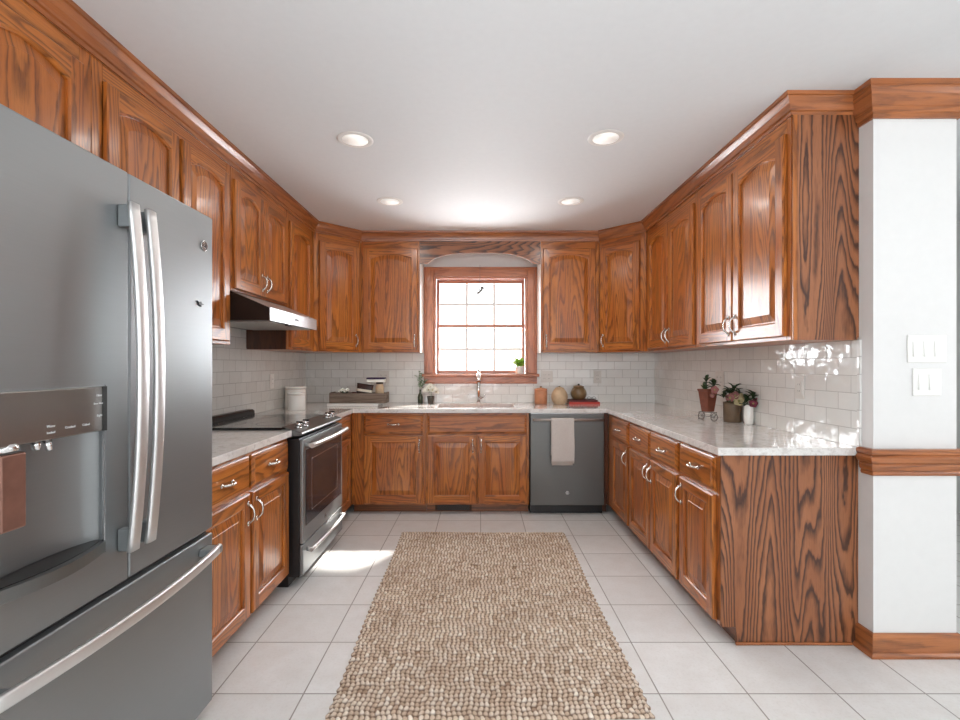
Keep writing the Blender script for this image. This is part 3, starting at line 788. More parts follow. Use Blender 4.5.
m = MB(); m.prism([(.560, .893), (.612, .893), (.612, .926), (.575, .926), (.562, .915)], 'x', .0, RW, 'x'); m.build('rear_vent', M['black'], root, bevel=.003)
m = MB(); m.prism([(.055, .893), (.055, .8935), (.046, .898), (-.058, .866), (-.062, .858), (-.050, .846), (.05, .846)][::-1], 'x', .0, RW, 'x'); cp = m.build('control_panel', M['slate_dark'], root, bevel=.002)
nrm = Vector((0, -.032, .104)).normalized()
for kx in (.085, .185, .600, .695):
    k0 = Vector((kx, -.006, .883)); m = MB()
    m.tube([k0, k0+nrm*.006, k0+nrm*.006], [.021, .020, .0195], 20)
    m.tube([k0+nrm*.006, k0+nrm*.026, k0+nrm*.030], [.0165, .0155, .012], 20)
    kn = m.build('knob', M['chrome'], root)
    m = MB(); q = k0+nrm*.030; m.box(q.x-.004, q.x+.004, q.y-.018, q.y+.018, q.z-.004, q.z+.008); m.build('knob_grip', M['black'], kn, bevel=.002)
# door
m = MB(); m.box(.004, RW-.004, -.066, -.046, .245, .825); dr = m.build('oven_door', M['slate'], root, bevel=.004, seg=3)
m = MB(); m.box(.040, RW-.040, -.069, -.066, .335, .765); m.build('door_glass', M['ovenglass'], dr, bevel=.002)
m = MB()
for a, b_, c, d in ((.13, .135, .40, .70), (RW-.135, RW-.13, .40, .70)): m.box(a, b_, -.0696, -.069, c, d)
for c, d in ((.40, .404), (.696, .70)): m.box(.135, RW-.135, -.0696, -.069, c, d)
m.build('window_border', M['stainless'], dr)
def bar_handle(z, x0, x1, y, bow, parent, r=.013):
    m = MB(); pts = [(x0+(x1-x0)*k/14, y-bow*(1-(2*k/14-1)**2), z) for k in range(15)]
    m.tube(pts, r, 14)
    for x in (x0+.015, x1-.015): m.tube([(x, -.066, z), (x, y, z)], .011, 12)
    return m.build('handle', M['handle'], parent)
bar_handle(.790, .03, RW-.03, -.105, .012, dr, .015)
badge(dr, (RW/2, -.066, .285), .016)
m = MB(); m.box(.004, RW-.004, -.066, -.046, .070, .238); dw = m.build('storage_drawer', M['slate'], root, bevel=.004, seg=3)
bar_handle(.195, .05, RW-.05, -.095, .010, dw, .011)

# ------------------------------------------------------------ range hood
root = empty('range_hood', 'slim stainless under-cabinet range hood above the cooktop', 'range hood', (0, 0, 0))
y0, y1 = 2.672, 3.432
prof = [(-1.670, 1.492), (-1.174, 1.492), (-1.174, 1.562), (-1.390, 1.655), (-1.670, 1.655)]
m = MB(); m.prism(prof, 'y', y0, y1); m.build('hood_body', M['hoodside'], root, bevel=.002)
m = MB(); m.box(-1.173, -1.168, y0, y1, 1.490, 1.564); fp = m.build('front_panel', M['hoodsteel'], root, bevel=.0015)
text('BROAN', .017, fp, M['black'], (-1.1675, 3.06, 1.527), (PI/2, 0, PI/2))
m = MB(); m.prism([(-1.174, 1.5635), (-1.390, 1.6565), (-1.390, 1.6580), (-1.172, 1.5650)], 'y', y0+.001, y1-.001); m.build('top_panel', M['hoodsteel'], root)
m = MB(); m.box(-1.60, -1.20, y0+.04, y1-.04, 1.487, 1.4915)
m.build('grease_filter', M['hoodfilter'], root)
m = MB()
for yy in (y0+.28, y0+.32): m.box(-1.20, -1.178, yy, yy+.02, 1.484, 1.4915)
m.build('switches', M['black'], root)

# ------------------------------------------------------------ refrigerator (faces +x): local x = world +y, y=0 at door front
FY0 = .893; FW = .830; FX = -.958
root = empty('refrigerator', 'large slate french-door refrigerator with water dispenser', 'refrigerator', (FX, FY0, 0), PI/2)
m = MB(); m.box(-.040, FW-.006, .062, .715, .02, 1.755); m.box(.05, FW-.05, .08, .70, .001, .02); m.build('cabinet_body', M['slate_dark'], root, bevel=.004)
SPL = .416
def fdoor(name, x0, x1, z0, z1, cut=None):
    m = MB()
    if not cut: m.box(x0, x1, .0, .058, z0, z1)
    else:
        a, b_, c, d = cut
        m.box(x0, x1, .050, .058, z0, z1)
        # front skin with the dispenser opening, as one welded shell
        xs_, zs_ = [x0, a, b_, x1], [z0, c, d, z1]; ix = {}
        def V(i, j, y):
            k = (i, j, y)
            if k not in ix: ix[k] = len(m.v); m.v.append((xs_[i], y, zs_[j]))
            return ix[k]
        def F(ids): m.f.append(ids); m.mi.append(0); m.sm.append(False); m.uv.extend([(m.v[q][0], m.v[q][2]) for q in ids])
        for i in range(3):
            for j in range(3):
                if i == 1 and j == 1: continue
                F([V(i, j, 0), V(i+1, j, 0), V(i+1, j+1, 0), V(i, j+1, 0)])
        for i in range(3): F([V(i, 0, .05), V(i+1, 0, .05), V(i+1, 0, 0), V(i, 0, 0)]); F([V(i, 3, 0), V(i+1, 3, 0), V(i+1, 3, .05), V(i, 3, .05)])
        for j in range(3): F([V(0, j, 0), V(0, j+1, 0), V(0, j+1, .05), V(0, j, .05)]); F([V(3, j, .05), V(3, j+1, .05), V(3, j+1, 0), V(3, j, 0)])
        F([V(1, 1, 0), V(1, 2, 0), V(1, 2, .05), V(1, 1, .05)]); F([V(2, 1, .05), V(2, 2, .05), V(2, 2, 0), V(2, 1, 0)])
        F([V(1, 1, .05), V(2, 1, .05), V(2, 1, 0), V(1, 1, 0)]); F([V(1, 2, 0), V(2, 2, 0), V(2, 2, .05), V(1, 2, .05)])
    return m.build(name, M['slate'], root, bevel=.006, seg=3)
cut = (.027, .330, .770, 1.19)
dL = fdoor('door', -.044, SPL-.002, 0.662, 1.768, cut)
dR = fdoor('door', SPL+.002, FW-.002, 0.662, 1.768)
dF = fdoor('freezer_drawer', -.044, FW-.002, .045, .645)
m = MB(); m.box(.01, FW-.01, .02, .06, .646, .661); m.build('door_gasket', M['dark'], root)
# dispenser in the left door
a, b_, c, d = cut
m = MB(); m.box(a, b_, -.006, .049, 1.078, 1.190); disp = m.build('dispenser_display', M['mirrorpanel'], dL, bevel=.003)
m = MB(); m.box(b_-.012, b_, -.008, -.006, 1.078, 1.190); m.build('display_edge', M['dark'], disp)
for s_, x, z, sz in (('Filter', 0.307, 1.168, .008), ('Door Alarm', 0.305, 1.148, .006), ('Light', 0.308, 1.118, .008), ('Cubed', 0.267, 1.100, .008), ('Crushed', 0.222, 1.100, .008), ('Water', 0.172, 1.108, .008), ('Locked', 0.172, 1.094, .007)):
    text(s_, sz, disp, M['screenlabel'], (x, -.0064, z), (PI/2, 0, 0), 'display_lettering')
m = MB(); n = 16      # curved cavity liner
for k in range(n):
    u0, u1 = k/n, (k+1)/n
    f = lambda u: (a+(b_-a)*u, .012+.034*math.sin(PI*u)**.6)
    p0, p1 = f(u0), f(u1)
    m.face([(p0[0], p0[1], .80), (p1[0], p1[1], .80), (p1[0], p1[1], 1.078), (p0[0], p0[1], 1.078)], None, 0, True)
m.build('dispenser_recess', M['slate'], dL, weld=True)
m = MB(); n = 16
poly = [(b_, .048), (a, .048)]+[(a+(b_-a)*k/n, -.004-.030*math.sin(PI*k/n)) for k in range(n+1)]
m.prism(poly, 'z', .770, .797); m.build('drip_tray_ledge', M['slate_dark'], dL, bevel=.002)
m = MB(); poly = [(b_-.01, .040), (a+.01, .040)]+[(a+.01+(b_-a-.02)*k/n, .004-.022*math.sin(PI*k/n)) for k in range(n+1)]
m.prism(poly, 'z', .797, .799); m.build('drip_tray', M['black'], dL)
m = MB(); m.box(b_-.004, b_, -.003, .002, .79, 1.078); m.build('recess_edge', M['stainless'], dL)
m = MB(); m.box(.062, .118, -.004, .010, .905, 1.062); m.build('dispenser_paddle', plain('paddle_brown', S(150, 112, 98), .3, .6, var=.12), dL, bevel=.004)
for p0, p1, r_ in (((.157, .015, 1.078), (.157, .012, 1.058), [.010, .007]), ((.184, .015, 1.078), (.184, .008, 1.052), [.010, .006]), ((.087, .015, 1.078), (.087, .012, 1.064), [.024, .024])):
    m = MB(); m.tube([p0, p1], r_, 12); m.build('nozzle', M['chrome'], dL)
# bowed handles
def bow_v(x, door):
    m = MB(); z0, z1 = .750, 1.675; K = 26; out = []
    for k in range(K+1):
        u = -1+2*k/K; z = (z0+z1)/2+u*(z1-z0)/2; y = -.034-.026*(1-u*u); hw, ht = .0185, .008
        n = 16
        out.append([(x+hw*math.copysign(abs(math.cos(2*PI*i/n))**.6, math.cos(2*PI*i/n)), y+ht*math.copysign(abs(math.sin(2*PI*i/n))**.6, math.sin(2*PI*i/n)), z) for i in range(n)])
    m.rings(out, 0, True)
    h = m.build('handle', M['handle'], door)
    m = MB()
    for z in (z0+.03, z1-.035):
        m = MB(); m.box(x-.013, x+.013, -.036, -.0005, z-.03, z+.03); m.build('handle_bracket', M['slate'], h, bevel=.004)
bow_v(SPL-.030, dL); bow_v(SPL+.036, dR)
m = MB(); K = 26; out = []; n = 16
for k in range(K+1):
    u = -1+2*k/K; x = (FW-.044)/2+u*((FW+.044)/2-.034); y = -.042-.034*(1-u*u); zc = .600
    out.append([(x, y+.009*math.copysign(abs(math.cos(2*PI*i/n))**.6, math.cos(2*PI*i/n)), zc+.016*math.copysign(abs(math.sin(2*PI*i/n))**.6, math.sin(2*PI*i/n))) for i in range(n)])
m.rings(out, 0, True); h = m.build('handle', M['handle'], dF)
m = MB()
for x in (.020, FW-.062):
    m = MB(); m.box(x-.028, x+.028, -.054, -.0005, .588, .612); m.build('handle_bracket', M['slate'], h, bevel=.004)
badge(dR, (1.664-FY0, 0, 1.656), .018)
m = MB(); cx, cz = 1.640-FY0, 1.452
poly = []
for k, r in enumerate((.020, .007, .012, .006, .021, .008, .012, .006, .014, .007)):
    aa = 2*PI*k/10; poly.append((cx+r*math.cos(aa), cz+r*math.sin(aa)*.7))
m.prism([(p[0], p[1]) for p in poly], 'y', -.0045, -.0005)
o = m.build('fridge_magnet', M['black']); o.matrix_world = Matrix.Translation((FX, FY0, 0)) @ Matrix.Rotation(PI/2, 4, 'Z')
tag(o, 'small black spiky magnet on the right fridge door', 'magnet')

# ------------------------------------------------------------ rug
NXr, NYr = 60, 84; sub = 6
nx, ny = NXr*sub+1, NYr*sub+1
U, Vv = np.meshgrid(np.linspace(0, 1, nx), np.linspace(0, 1, ny))
cor = {'nl': (-.545, 1.665), 'nr': (.612, 1.680), 'fl': (-.578, 3.555), 'fr': (.620, 3.545)}
rng = np.random.default_rng(4)
X = (1-Vv)*((1-U)*cor['nl'][0]+U*cor['nr'][0])+Vv*((1-U)*cor['fl'][0]+U*cor['fr'][0])
Y = (1-Vv)*((1-U)*cor['nl'][1]+U*cor['nr'][1])+Vv*((1-U)*cor['fl'][1]+U*cor['fr'][1])
cu_ = U*NXr; cv = Vv*NYr
# chunky boucle rows: rows along x, knots offset every other row
fx = cu_+.22*np.sin(cv*.7)+.15*np.sin(cv*1.9+cu_*.4); cv = cv+.16*np.sin(cu_*.9)+.1*np.sin(cu_*2.3+1)
row = np.clip(np.floor(cv), 0, NYr-1).astype(int); jit = rng.normal(0, .7, (NYr+2, NXr+4)); colk = np.clip(np.floor(fx), 0, NXr+3).astype(int)
kj = jit[row, colk]
hgt = np.abs(np.sin(PI*cv))**.8*(.12+.88*np.abs(np.sin(PI*fx))**.8)
edge = np.minimum(np.minimum(U*NXr, (1-U)*NXr), np.minimum(Vv*NYr, (1-Vv)*NYr))
Z = .002+.013*hgt*(1+.18*kj)*np.clip(edge*1.2+.05, 0, 1)
X = X+.0035*np.sin(cv*PI*1.0)*np.where(edge < 1, 1, 0)+.004*np.sin(Vv*9+.6); Y = Y+.004*np.sin(U*8)
co = np.stack([X, Y, Z], -1).reshape(-1, 3)
i0 = (np.arange(ny-1)[:, None]*nx+np.arange(nx-1)[None, :]).ravel()
F4 = np.stack([i0, i0+1, i0+1+nx, i0+nx], -1)
me = bpy.data.meshes.new('rug'); me.vertices.add(len(co)); me.vertices.foreach_set('co', co.ravel())
me.loops.add(F4.size); me.loops.foreach_set('vertex_index', F4.ravel().astype(np.int32)); me.polygons.add(len(F4))
me.polygons.foreach_set('loop_start', np.arange(0, F4.size, 4, dtype=np.int32)); me.polygons.foreach_set('loop_total', np.full(len(F4), 4, dtype=np.int32))
me.polygons.foreach_set('use_smooth', np.ones(len(F4), dtype=bool)); me.update(); me.validate()
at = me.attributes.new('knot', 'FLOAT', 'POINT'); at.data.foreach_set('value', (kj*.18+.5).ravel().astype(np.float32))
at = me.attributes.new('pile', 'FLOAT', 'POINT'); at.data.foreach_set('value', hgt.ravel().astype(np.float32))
t = NT('jute'); tc = t.n('ShaderNodeTexCoord').outputs['Object']
kn = t.n('ShaderNodeAttribute', attribute_name='knot').outputs['Fac']; pl = t.n('ShaderNodeAttribute', attribute_name='pile').outputs['Fac']
big = t.noise(tc, 3.5, 3); fib = t.noise(tc, 420, 3, .7)
mp = t.n('ShaderNodeMapping'); t.l(tc, mp.inputs[0]); mp.inputs['Scale'].default_value = (60, 2, 1); strk = t.noise(mp.outputs[0], 1, 2)
v = t.math('ADD', t.math('MULTIPLY', kn, .55), t.math('MULTIPLY', t.math('ADD', strk, fib), .25))
c = t.ramp(v, [(.30, S(160, 132, 110)), (.5, S(214, 192, 170)), (.72, S(244, 234, 220))])
c = t.mix(t.ramp(big, [(.4, 0.0), (.7, .35)]), c, S(176, 150, 130))
c = t.mix(t.ramp(pl, [(.2, .85), (.58, 0.0)]), c, S(98, 74, 58))      # crevice shade between the knots put into the colour
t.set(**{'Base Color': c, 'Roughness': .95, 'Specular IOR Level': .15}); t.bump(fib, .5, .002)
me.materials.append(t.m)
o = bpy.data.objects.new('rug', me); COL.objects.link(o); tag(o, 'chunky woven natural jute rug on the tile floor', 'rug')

# ------------------------------------------------------------ ceiling downlights
def downlight():
    r = empty('recessed_ceiling_light', 'x', 'ceiling light', (0, 0, ZC), group='recessed ceiling lights')
    m = MB(); m.lathe([(.094, -.0005), (.093, -.0025), (.088, -.004), (.070, -.0045), (.066, -.003)], n=40, cap0=False, cap1=False); m.build('trim_ring', M['white'], r)
    m = MB(); m.lathe([(.067, -.004), (.001, -.0042)], n=40, cap0=True, cap1=False); m.build('lens', M['lamp'], r)
    return r
d0 = downlight()
spots = [(-.660, 2.54, 'round recessed downlight nearer the viewer, on the fridge and range side'), (.660, 2.52, 'round recessed downlight nearer the viewer, on the grained end panel side'),
         (-.657, 3.50, 'round recessed downlight close to the window wall, on the range side'), (.662, 3.50, 'round recessed downlight close to the window wall, on the dishwasher side')]
for i, (x, y, lb) in enumerate(spots):
    if i == 0: r = d0
    else:
        r = d0.copy(); COL.objects.link(r)
        for ch in d0.children: c_ = ch.copy(); c_.parent = r; COL.objects.link(c_)
    r.location = (x, y, ZC); r['label'] = lb
    l = bpy.data.lights.new('downlight_lamp', 'AREA'); l.shape = 'DISK'; l.size = .13; l.energy = 1.2; l.color = (1, .97, .92)
    lo = bpy.data.objects.new('downlight_lamp', l); COL.objects.link(lo); lo.parent = r; lo.location = (0, 0, -.012)

# ------------------------------------------------------------ outlets and switches
def outlet(label, loc, rz, w=.075, h=.118, kind='outlet', gangs=1, mat='plate'):
    r = empty('wall_outlet' if kind == 'outlet' else 'light_switch_plate', label, 'outlet' if kind == 'outlet' else 'light switch', loc, rz)
    m = MB(); m.box(-w/2, w/2, -.006, -.0003, -h/2, h/2); m.build('plate', M[mat], r, bevel=.003, seg=2)
    for g in range(gangs):
        gx = (g-(gangs-1)/2)*.046
        if kind == 'outlet':
            m = MB(); m.box(gx-.017, gx+.017, -.0085, -.006, -.034, .034); s_ = m.build('receptacle', M[mat], r, bevel=.002)
            m = MB()
            for zz in (-.018, .016):
                for dx in (-.006, .006): m.box(gx+dx-.001, gx+dx+.001, -.0088, -.0084, zz-.004, zz+.005)
            m.build('slots', M['dark'], s_)
        else:
            m = MB(); m.prism([(-.006, -.033), (-.006, .033), (-.0075, .033), (-.0115, -.033)][::-1], 'x', gx-.0165, gx+.0165); m.build('rocker', M['plate'], r, bevel=.001)
    return r
TB = YB-.0085
outlet('pale outlet plate on the tiles directly above the wooden trough', (-.925, TB, 1.125), 0, w=.115, gangs=2, mat='tileplate')
outlet('pale outlet plate on tiles between window and ribbed clay jar', (.640, TB, 1.130), 0, w=.115, h=.110, gangs=2, mat='tileplate')
outlet('narrow outlet plate on tiles right of the lidded brown jar', (1.125, TB, 1.125), 0, mat='tileplate')
outlet('white outlet plate on the tiles behind the range cooktop', (-XW+.0085, 3.85, 1.110), PI/2)
outlet('pale outlet plate on the glossy tiles near the white wall end', (XW-.0085, 2.505, 1.125), -PI/2, mat='tileplate')
outlet('wide pale outlet plate on the tiles behind the potted flowers', (XW-.0085, 3.34, 1.140), -PI/2, w=.12, gangs=2, mat='tileplate')
outlet('upper three-rocker white switch plate on the white wall end', (1.905, 2.0495, 1.312), 0, w=.166, kind='switch', gangs=3)
outlet('lower two-rocker white switch plate on the white wall end', (1.905, 2.0495, 1.170), 0, w=.122, kind='switch', gangs=2)

# floor register in the toe kick
r = empty('air_register', 'dark metal air register in the toe kick below the sink cabinet', 'vent', (-.225, 4.0645, .042))
m = MB(); m.box(-.155, .155, -.004, -.0003, -.034, .034); m.build('register_frame', M['ventbrown'], r, bevel=.001)
m = MB()
for k in range(9): m.box(-.135, .135, -.008, -.004, -.026+k*.006, -.023+k*.006)
m.build('register_slats', M['black'], r)

# ------------------------------------------------------------ things on the worktops
def canister(label, x, y, r, h):
    e = empty('canister', label, 'canister', (x, y, ZT), group='white canisters by the range')
    m = MB(); m.lathe([(r*.97, 0), (r, .004), (r, h*.86), (r*.97, h*.88)], n=36); m.build('jar_body', M['porcelain'], e)
    m = MB(); m.lathe([(r*.99, h*.88), (r*1.02, h*.885), (r*1.02, h*.97), (r*.98, h)], n=36); m.build('lid', M['porcelain'], e)
    m = MB(); m.lathe([(r*.985, h*.872), (r*1.005, h*.875), (r*1.005, h*.884), (r*.985, h*.888)], n=36); m.build('lid_seal', M['stoneware'], e)
canister('shorter white lidded canister in front, by the range cooktop', -1.470, 3.85, .068, .138)
canister('taller white lidded canister in the corner behind the shorter one', -1.575, 4.10, .086, .178)

# terracotta canister, ribbed jar, lidded brown jar on books
e = empty('clay_canister', 'straight-sided terracotta canister with small knob lid', 'canister', (.566, 4.47, ZT))
m = MB(); m.lathe([(.052, 0), (.058, .006), (.059, .06), (.058, .118), (.054, .124)], n=36); m.build('jar_body', M['terracotta'], e)
m = MB(); m.lathe([(.056, .124), (.060, .127), (.057, .138), (.030, .146), (.010, .148)], n=36); l = m.build('lid', M['terracotta'], e)
m = MB(); m.lathe([(.006, .147), (.011, .154), (.011, .160), (.006, .164)], n=16); m.build('knob', M['brownclay'], l)
e = empty('ribbed_jar', 'round ribbed sand-coloured lidded jar between terracotta canister and books', 'jar', (.735, 4.44, ZT))
m = MB(); pr = []
for k in range(61):
    u = k/60; z = u*.140; r = .040+.035*math.sin(PI*min(1, u*.96+.04))**.7
    pr.append((r+.0016*math.sin(u*75), z))
m.lathe(pr, n=40); m.build('jar_body', M['stoneware'], e)
m = MB(); m.lathe([(.040, .140), (.044, .143), (.040, .150), (.015, .156)], n=32); l = m.build('lid', M['stoneware'], e)
m = MB(); m.lathe([(.007, .155), (.010, .161), (.005, .166)], n=14); m.build('knob', M['brownclay'], l)
def book(label, z, cx, cy, w, d, h, rz, mat):
    e = empty('book', label, 'book', (cx, cy, z), rz, group='books under the brown jar')
    m = MB(); m.box(-w/2, w/2, -d/2, d/2, 0, .002); m.box(-w/2, w/2, -d/2, d/2, h-.002, h); m.box(-w/2, w/2, -d/2, -d/2+.003, .002, h-.002)
    m.build('cover', mat, e); m = MB(); m.box(-w/2+.004, w/2-.004, -d/2+.003, d/2-.004, .002, h-.002); m.build('pages', M['paper'], e)
book('red book with pale edge at the bottom under the brown jar', ZT, .960, 4.495, .285, .17, .020, 0, M['redbook'])
book('dark maroon book on the red one under the brown jar', ZT+.020, .950, 4.50, .265, .16, .018, .03, M['darkbook'])
e = empty('lidded_jar', 'round dark brown lidded jar standing on two stacked books', 'jar', (.925, 4.50, ZT+.038))
m = MB(); m.lathe([(.038+.036*math.sin(PI*(k/16*.92+.04))**.75, k/16*.112) for k in range(17)], n=36); m.build('jar_body', M['brownclay'], e)
m = MB(); m.lathe([(.046, .112), (.052, .115), (.046, .124), (.020, .132), (.012, .133)], n=32); l = m.build('lid', M['brownclay'], e)
m = MB(); m.lathe([(.006, .132), (.012, .140), (.006, .147)], n=14); m.build('knob', M['dark'], l)
e = empty('eyeglasses', 'folded dark eyeglasses on the books beside the brown jar', 'glasses', (1.035, 4.45, ZT+.0385))
m = MB()
for dx in (-.022, .022): m.tube([(dx+.018*math.cos(a*PI/8), 0, .014+.013*math.sin(a*PI/8)) for a in range(17)], .0016, 6)
m.tube([(-.004, 0, .017), (.004, 0, .017)], .0015, 6)
m.build('rims', M['dark'], e)
m = MB(); m.tube([(-.040, 0, .016), (-.042, .02, .010), (.02, .034, .003)], .0015, 6); m.tube([(.040, 0, .016), (.042, .02, .010), (-.02, .030, .003)], .0015, 6); m.build('temples', M['dark'], e)

# serving board with wooden trough
tag_o = MB(); tag_o.box(-1.345, -.90, 4.205, 4.46, ZT, ZT+.022)
tag(tag_o.build('serving_board', M['porcelain'], bevel=.005, seg=3), 'white slab board under the grey wooden trough', 'board')
zt0 = ZT+.022
e = empty('wooden_trough', 'long grey-brown wooden trough holding packets and greenery', 'trough', (-1.085, 4.33, zt0))
m = MB(); L2, W2, Hh, th = .250, .085, .088, .012
m.box(-L2, L2, -W2, W2, 0, .010, 'x')
for y in (-W2, W2-th): m.box(-L2, L2, y, y+th, .010, Hh, 'x')
m.build('trough_walls', M['driftwood'], e, bevel=.003)
m = MB()
for x in (-L2, L2-th):
    m.box(x, x+th, -W2+th, W2-th, .010, .035, 'y'); m.box(x, x+th, -W2+th, -.03, .035, .07, 'y'); m.box(x, x+th, .03, W2-th, .035, .07, 'y'); m.box(x, x+th, -W2+th, W2-th, .07, Hh+.006, 'y')
m.build('handle_end', M['driftwood'], e, bevel=.002)
def rand_leaves(m, c, n, L, wd, spread, rs, up=.5, mi=0):
    R = random.Random(rs)
    for _ in range(n):
        a = R.uniform(0, 2*PI); el = R.uniform(.1, 1)*up*PI/2
        d = Vector((math.cos(a)*math.cos(el), math.sin(a)*math.cos(el), math.sin(el)))
        b = Vector(c)+Vector((R.uniform(-1, 1), R.uniform(-1, 1), R.uniform(-.4, .4)))*spread
        m.leaf(b, b+d*L*R.uniform(.7, 1.15), wd*R.uniform(.8, 1.2), mi, bend=R.uniform(0, .15))
def flower(m, c, r, d, mi, mc, n=5):
    d = Vector(d).normalized(); q = d.orthogonal().normalized(); p = d.cross(q)
    for k in range(n):
        a = 2*PI*k/n; o = q*math.cos(a)+p*math.sin(a)
        m.leaf(Vector(c), Vector(c)+o*r+d*r*.45, r*1.15, mi, nrm=d, fold=.15, bend=-.12)
    m.sphere(Vector(c)+d*r*.14, r*.22, mc, 8, 5)
m = MB(); c0 = (-1.225, 4.30, zt0+.07); rand_leaves(m, c0, 16, .06, .022, .028, 3, .7, 0)
for k in range(4): flower(m, (c0[0]-.02+.022*k, c0[1]-.02, c0[2]+.035+.012*(k % 2)), .018, (-.1+.1*k, -1, .6), 1, 2)
m.tube([(-1.225, 4.30, zt0+.0105), (-1.225, 4.30, zt0+.08)], .006, 6, 0)
tag(m.build('flower_sprig', [M['leafdark'], M['petalwhite'], M['petalcream']]), 'white blossoms with dark leaves at the left of the trough', 'flowers')
def pouch(name, label, loc, rot, w, h, d, mats, band=None):
    e = empty(name, label, 'packet', loc); e.rotation_euler = rot
    m = MB(); K = 10; out = []
    for k in range(K+1):
        u = k/K; z = u*h; t_ = d/2*max(.08, math.sin(PI*min(1, u*.93+.07))**.6); ww = w/2*(1-.06*math.sin(PI*u)); n = 20
        out.append([(ww*math.copysign(abs(math.cos(2*PI*i/n))**.5, math.cos(2*PI*i/n)), t_*math.sin(2*PI*i/n), z) for i in range(n)])
    m.rings(out, 0, True); b = m.build('pouch', mats[0], e)
    if band:
        m = MB(); out = []
        for u in band:
            z = u*h; t_ = d/2*max(.08, math.sin(PI*min(1, u*.93+.07))**.6)*1.03+.0008; ww = w/2*(1-.06*math.sin(PI*u))*1.01; n = 20
            out.append([(ww*math.copysign(abs(math.cos(2*PI*i/n))**.5, math.cos(2*PI*i/n)), t_*math.sin(2*PI*i/n), z) for i in range(n)])
        m.rings(out, 0, True, False, False); m.build('label_band', mats[1], b)
    return e
pouch('food_packet', 'dark brown packet with pale band standing in the trough', (-1.055, 4.33, zt0+.0112), (0, .14, 0), .150, .158, .060, [M['coffee'], M['paper']], (.56, .70))
pouch('food_packet', 'small maroon packet lying low beside the blossoms in the trough', (-1.165, 4.375, zt0+.064), (0, PI/2, 0), .06, .09, .04, [M['darkbook'], M['paper']])
e = empty('patterned_jar', 'tall beige jar standing at the right end of the trough', 'jar', (-.905, 4.33, zt0+.0105))
m = MB(); m.lathe([(.030, 0), (.036, .01), (.038, .12), (.030, .150), (.030, .156)], n=28); m.build('jar_body', M['stoneware'], e)
m = MB(); m.lathe([(.032, .1565), (.032, .170), (.028, .173)], n=28); m.build('lid', M['coffee'], e)
e = empty('packing_box', 'thin white box with dark purple lid balanced on the trough contents', 'box', (-.935, 4.33, zt0+.0105+.1735), 0)
m = MB(); m.box(-.080, .080, -.035, .035, 0, .026); m.build('box_base', M['petalwhite'], e, bevel=.003)
m = MB(); m.box(-.083, .083, -.038, .038, .0262, .042); m.build('lid', M['purple'], e, bevel=.005)

# bud vase and glass left of the window
e = empty('bud_vase', 'small dark green glass bottle vase left of the sink', 'vase', (-.560, 4.50, ZT))
m = MB(); m.lathe([(.018, 0), (.024, .004), (.025, .06), (.018, .085), (.010, .100), (.009, .125), (.012, .130)], n=24, cap1=False); m.build('bottle', M['greenglass'], e)
e = empty('eucalyptus_sprig', 'grey-green eucalyptus sprig standing in the green bottle', 'foliage', (-.560, 4.50, ZT+.10))
m = MB()
for ax, ay, h in ((-.03, -.01, .15), (.02, -.02, .17), (.05, -.005, .11), (-.012, .012, .19)): m.tube([(0, 0, 0), (ax*.4, ay*.4, h*.5), (ax, ay, h)], .0012, 5)
m.build('stems', M['leafdark'], e)
m = MB(); R = random.Random(5)
for ax, ay, h in ((-.03, -.01, .15), (.02, -.02, .17), (.05, -.005, .11), (-.012, .012, .19)):
    for k in range(4, 12):
        u = k/11; b = Vector((ax*u*u, ay*u*u, h*u)); a = R.uniform(0, 2*PI)
        m.leaf(b, b+Vector((math.cos(a)*.030, math.sin(a)*.030, .010)), .028)
m.build('leaves', M['leafgrey'], e)
e = empty('glass_tumbler', 'small dark-rimmed glass tumbler with white blooms by the sink', 'glass', (-.462, 4.49, ZT))
m = MB(); m.lathe([(.024, 0), (.026, .003), (.034, .065), (.035, .070), (.032, .070), (.024, .006)], n=28); m.build('tumbler', plain('smoky_glass', S(120, 118, 108), .08, trans=.5, var=.05), e)
m = MB()
for k in range(15):
    a = k*2.4; rr = .014*math.sqrt(k); c_ = (rr*math.cos(a)-.004, rr*math.sin(a)*.6, .085+.052-.004*k*.8+(.0 if k % 2 else .008))
    flower(m, (c_[0]+.004, c_[1], c_[2]+.012), .033, (math.cos(a)*.6, math.sin(a)*.6-.5, .8), 0, 1, 6)
for k in range(5): m.tube([(0, 0, .01), (.012*math.cos(k*1.3), .008*math.sin(k*1.3), .11)], .0015, 5, 2)
tag(m.build('white_bouquet', [M['petalwhite'], M['petalcream'], M['leafgrey']]), 'cluster of white blooms standing in the small tumbler', 'flowers').location = (-.462, 4.49, ZT)

# sill plant
e = empty('potted_plant', 'tiny bright green plant in white pot on the window sill', 'plant', (.378, 4.595, 1.1555))
m = MB(); m.lathe([(.030, 0), (.034, .003), (.045, .062), (.047, .070), (.041, .070), (.038, .058)], n=28); m.build('pot', M['porcelain'], e)
m = MB(); m.lathe([(.038, .058), (.001, .062)], n=20, cap1=False); m.build('soil', M['soil'], e)
m = MB(); rand_leaves(m, (0, -.01, .078), 80, .070, .028, .024, 9, .95); m.build('leaves', M['leafbright'], e)

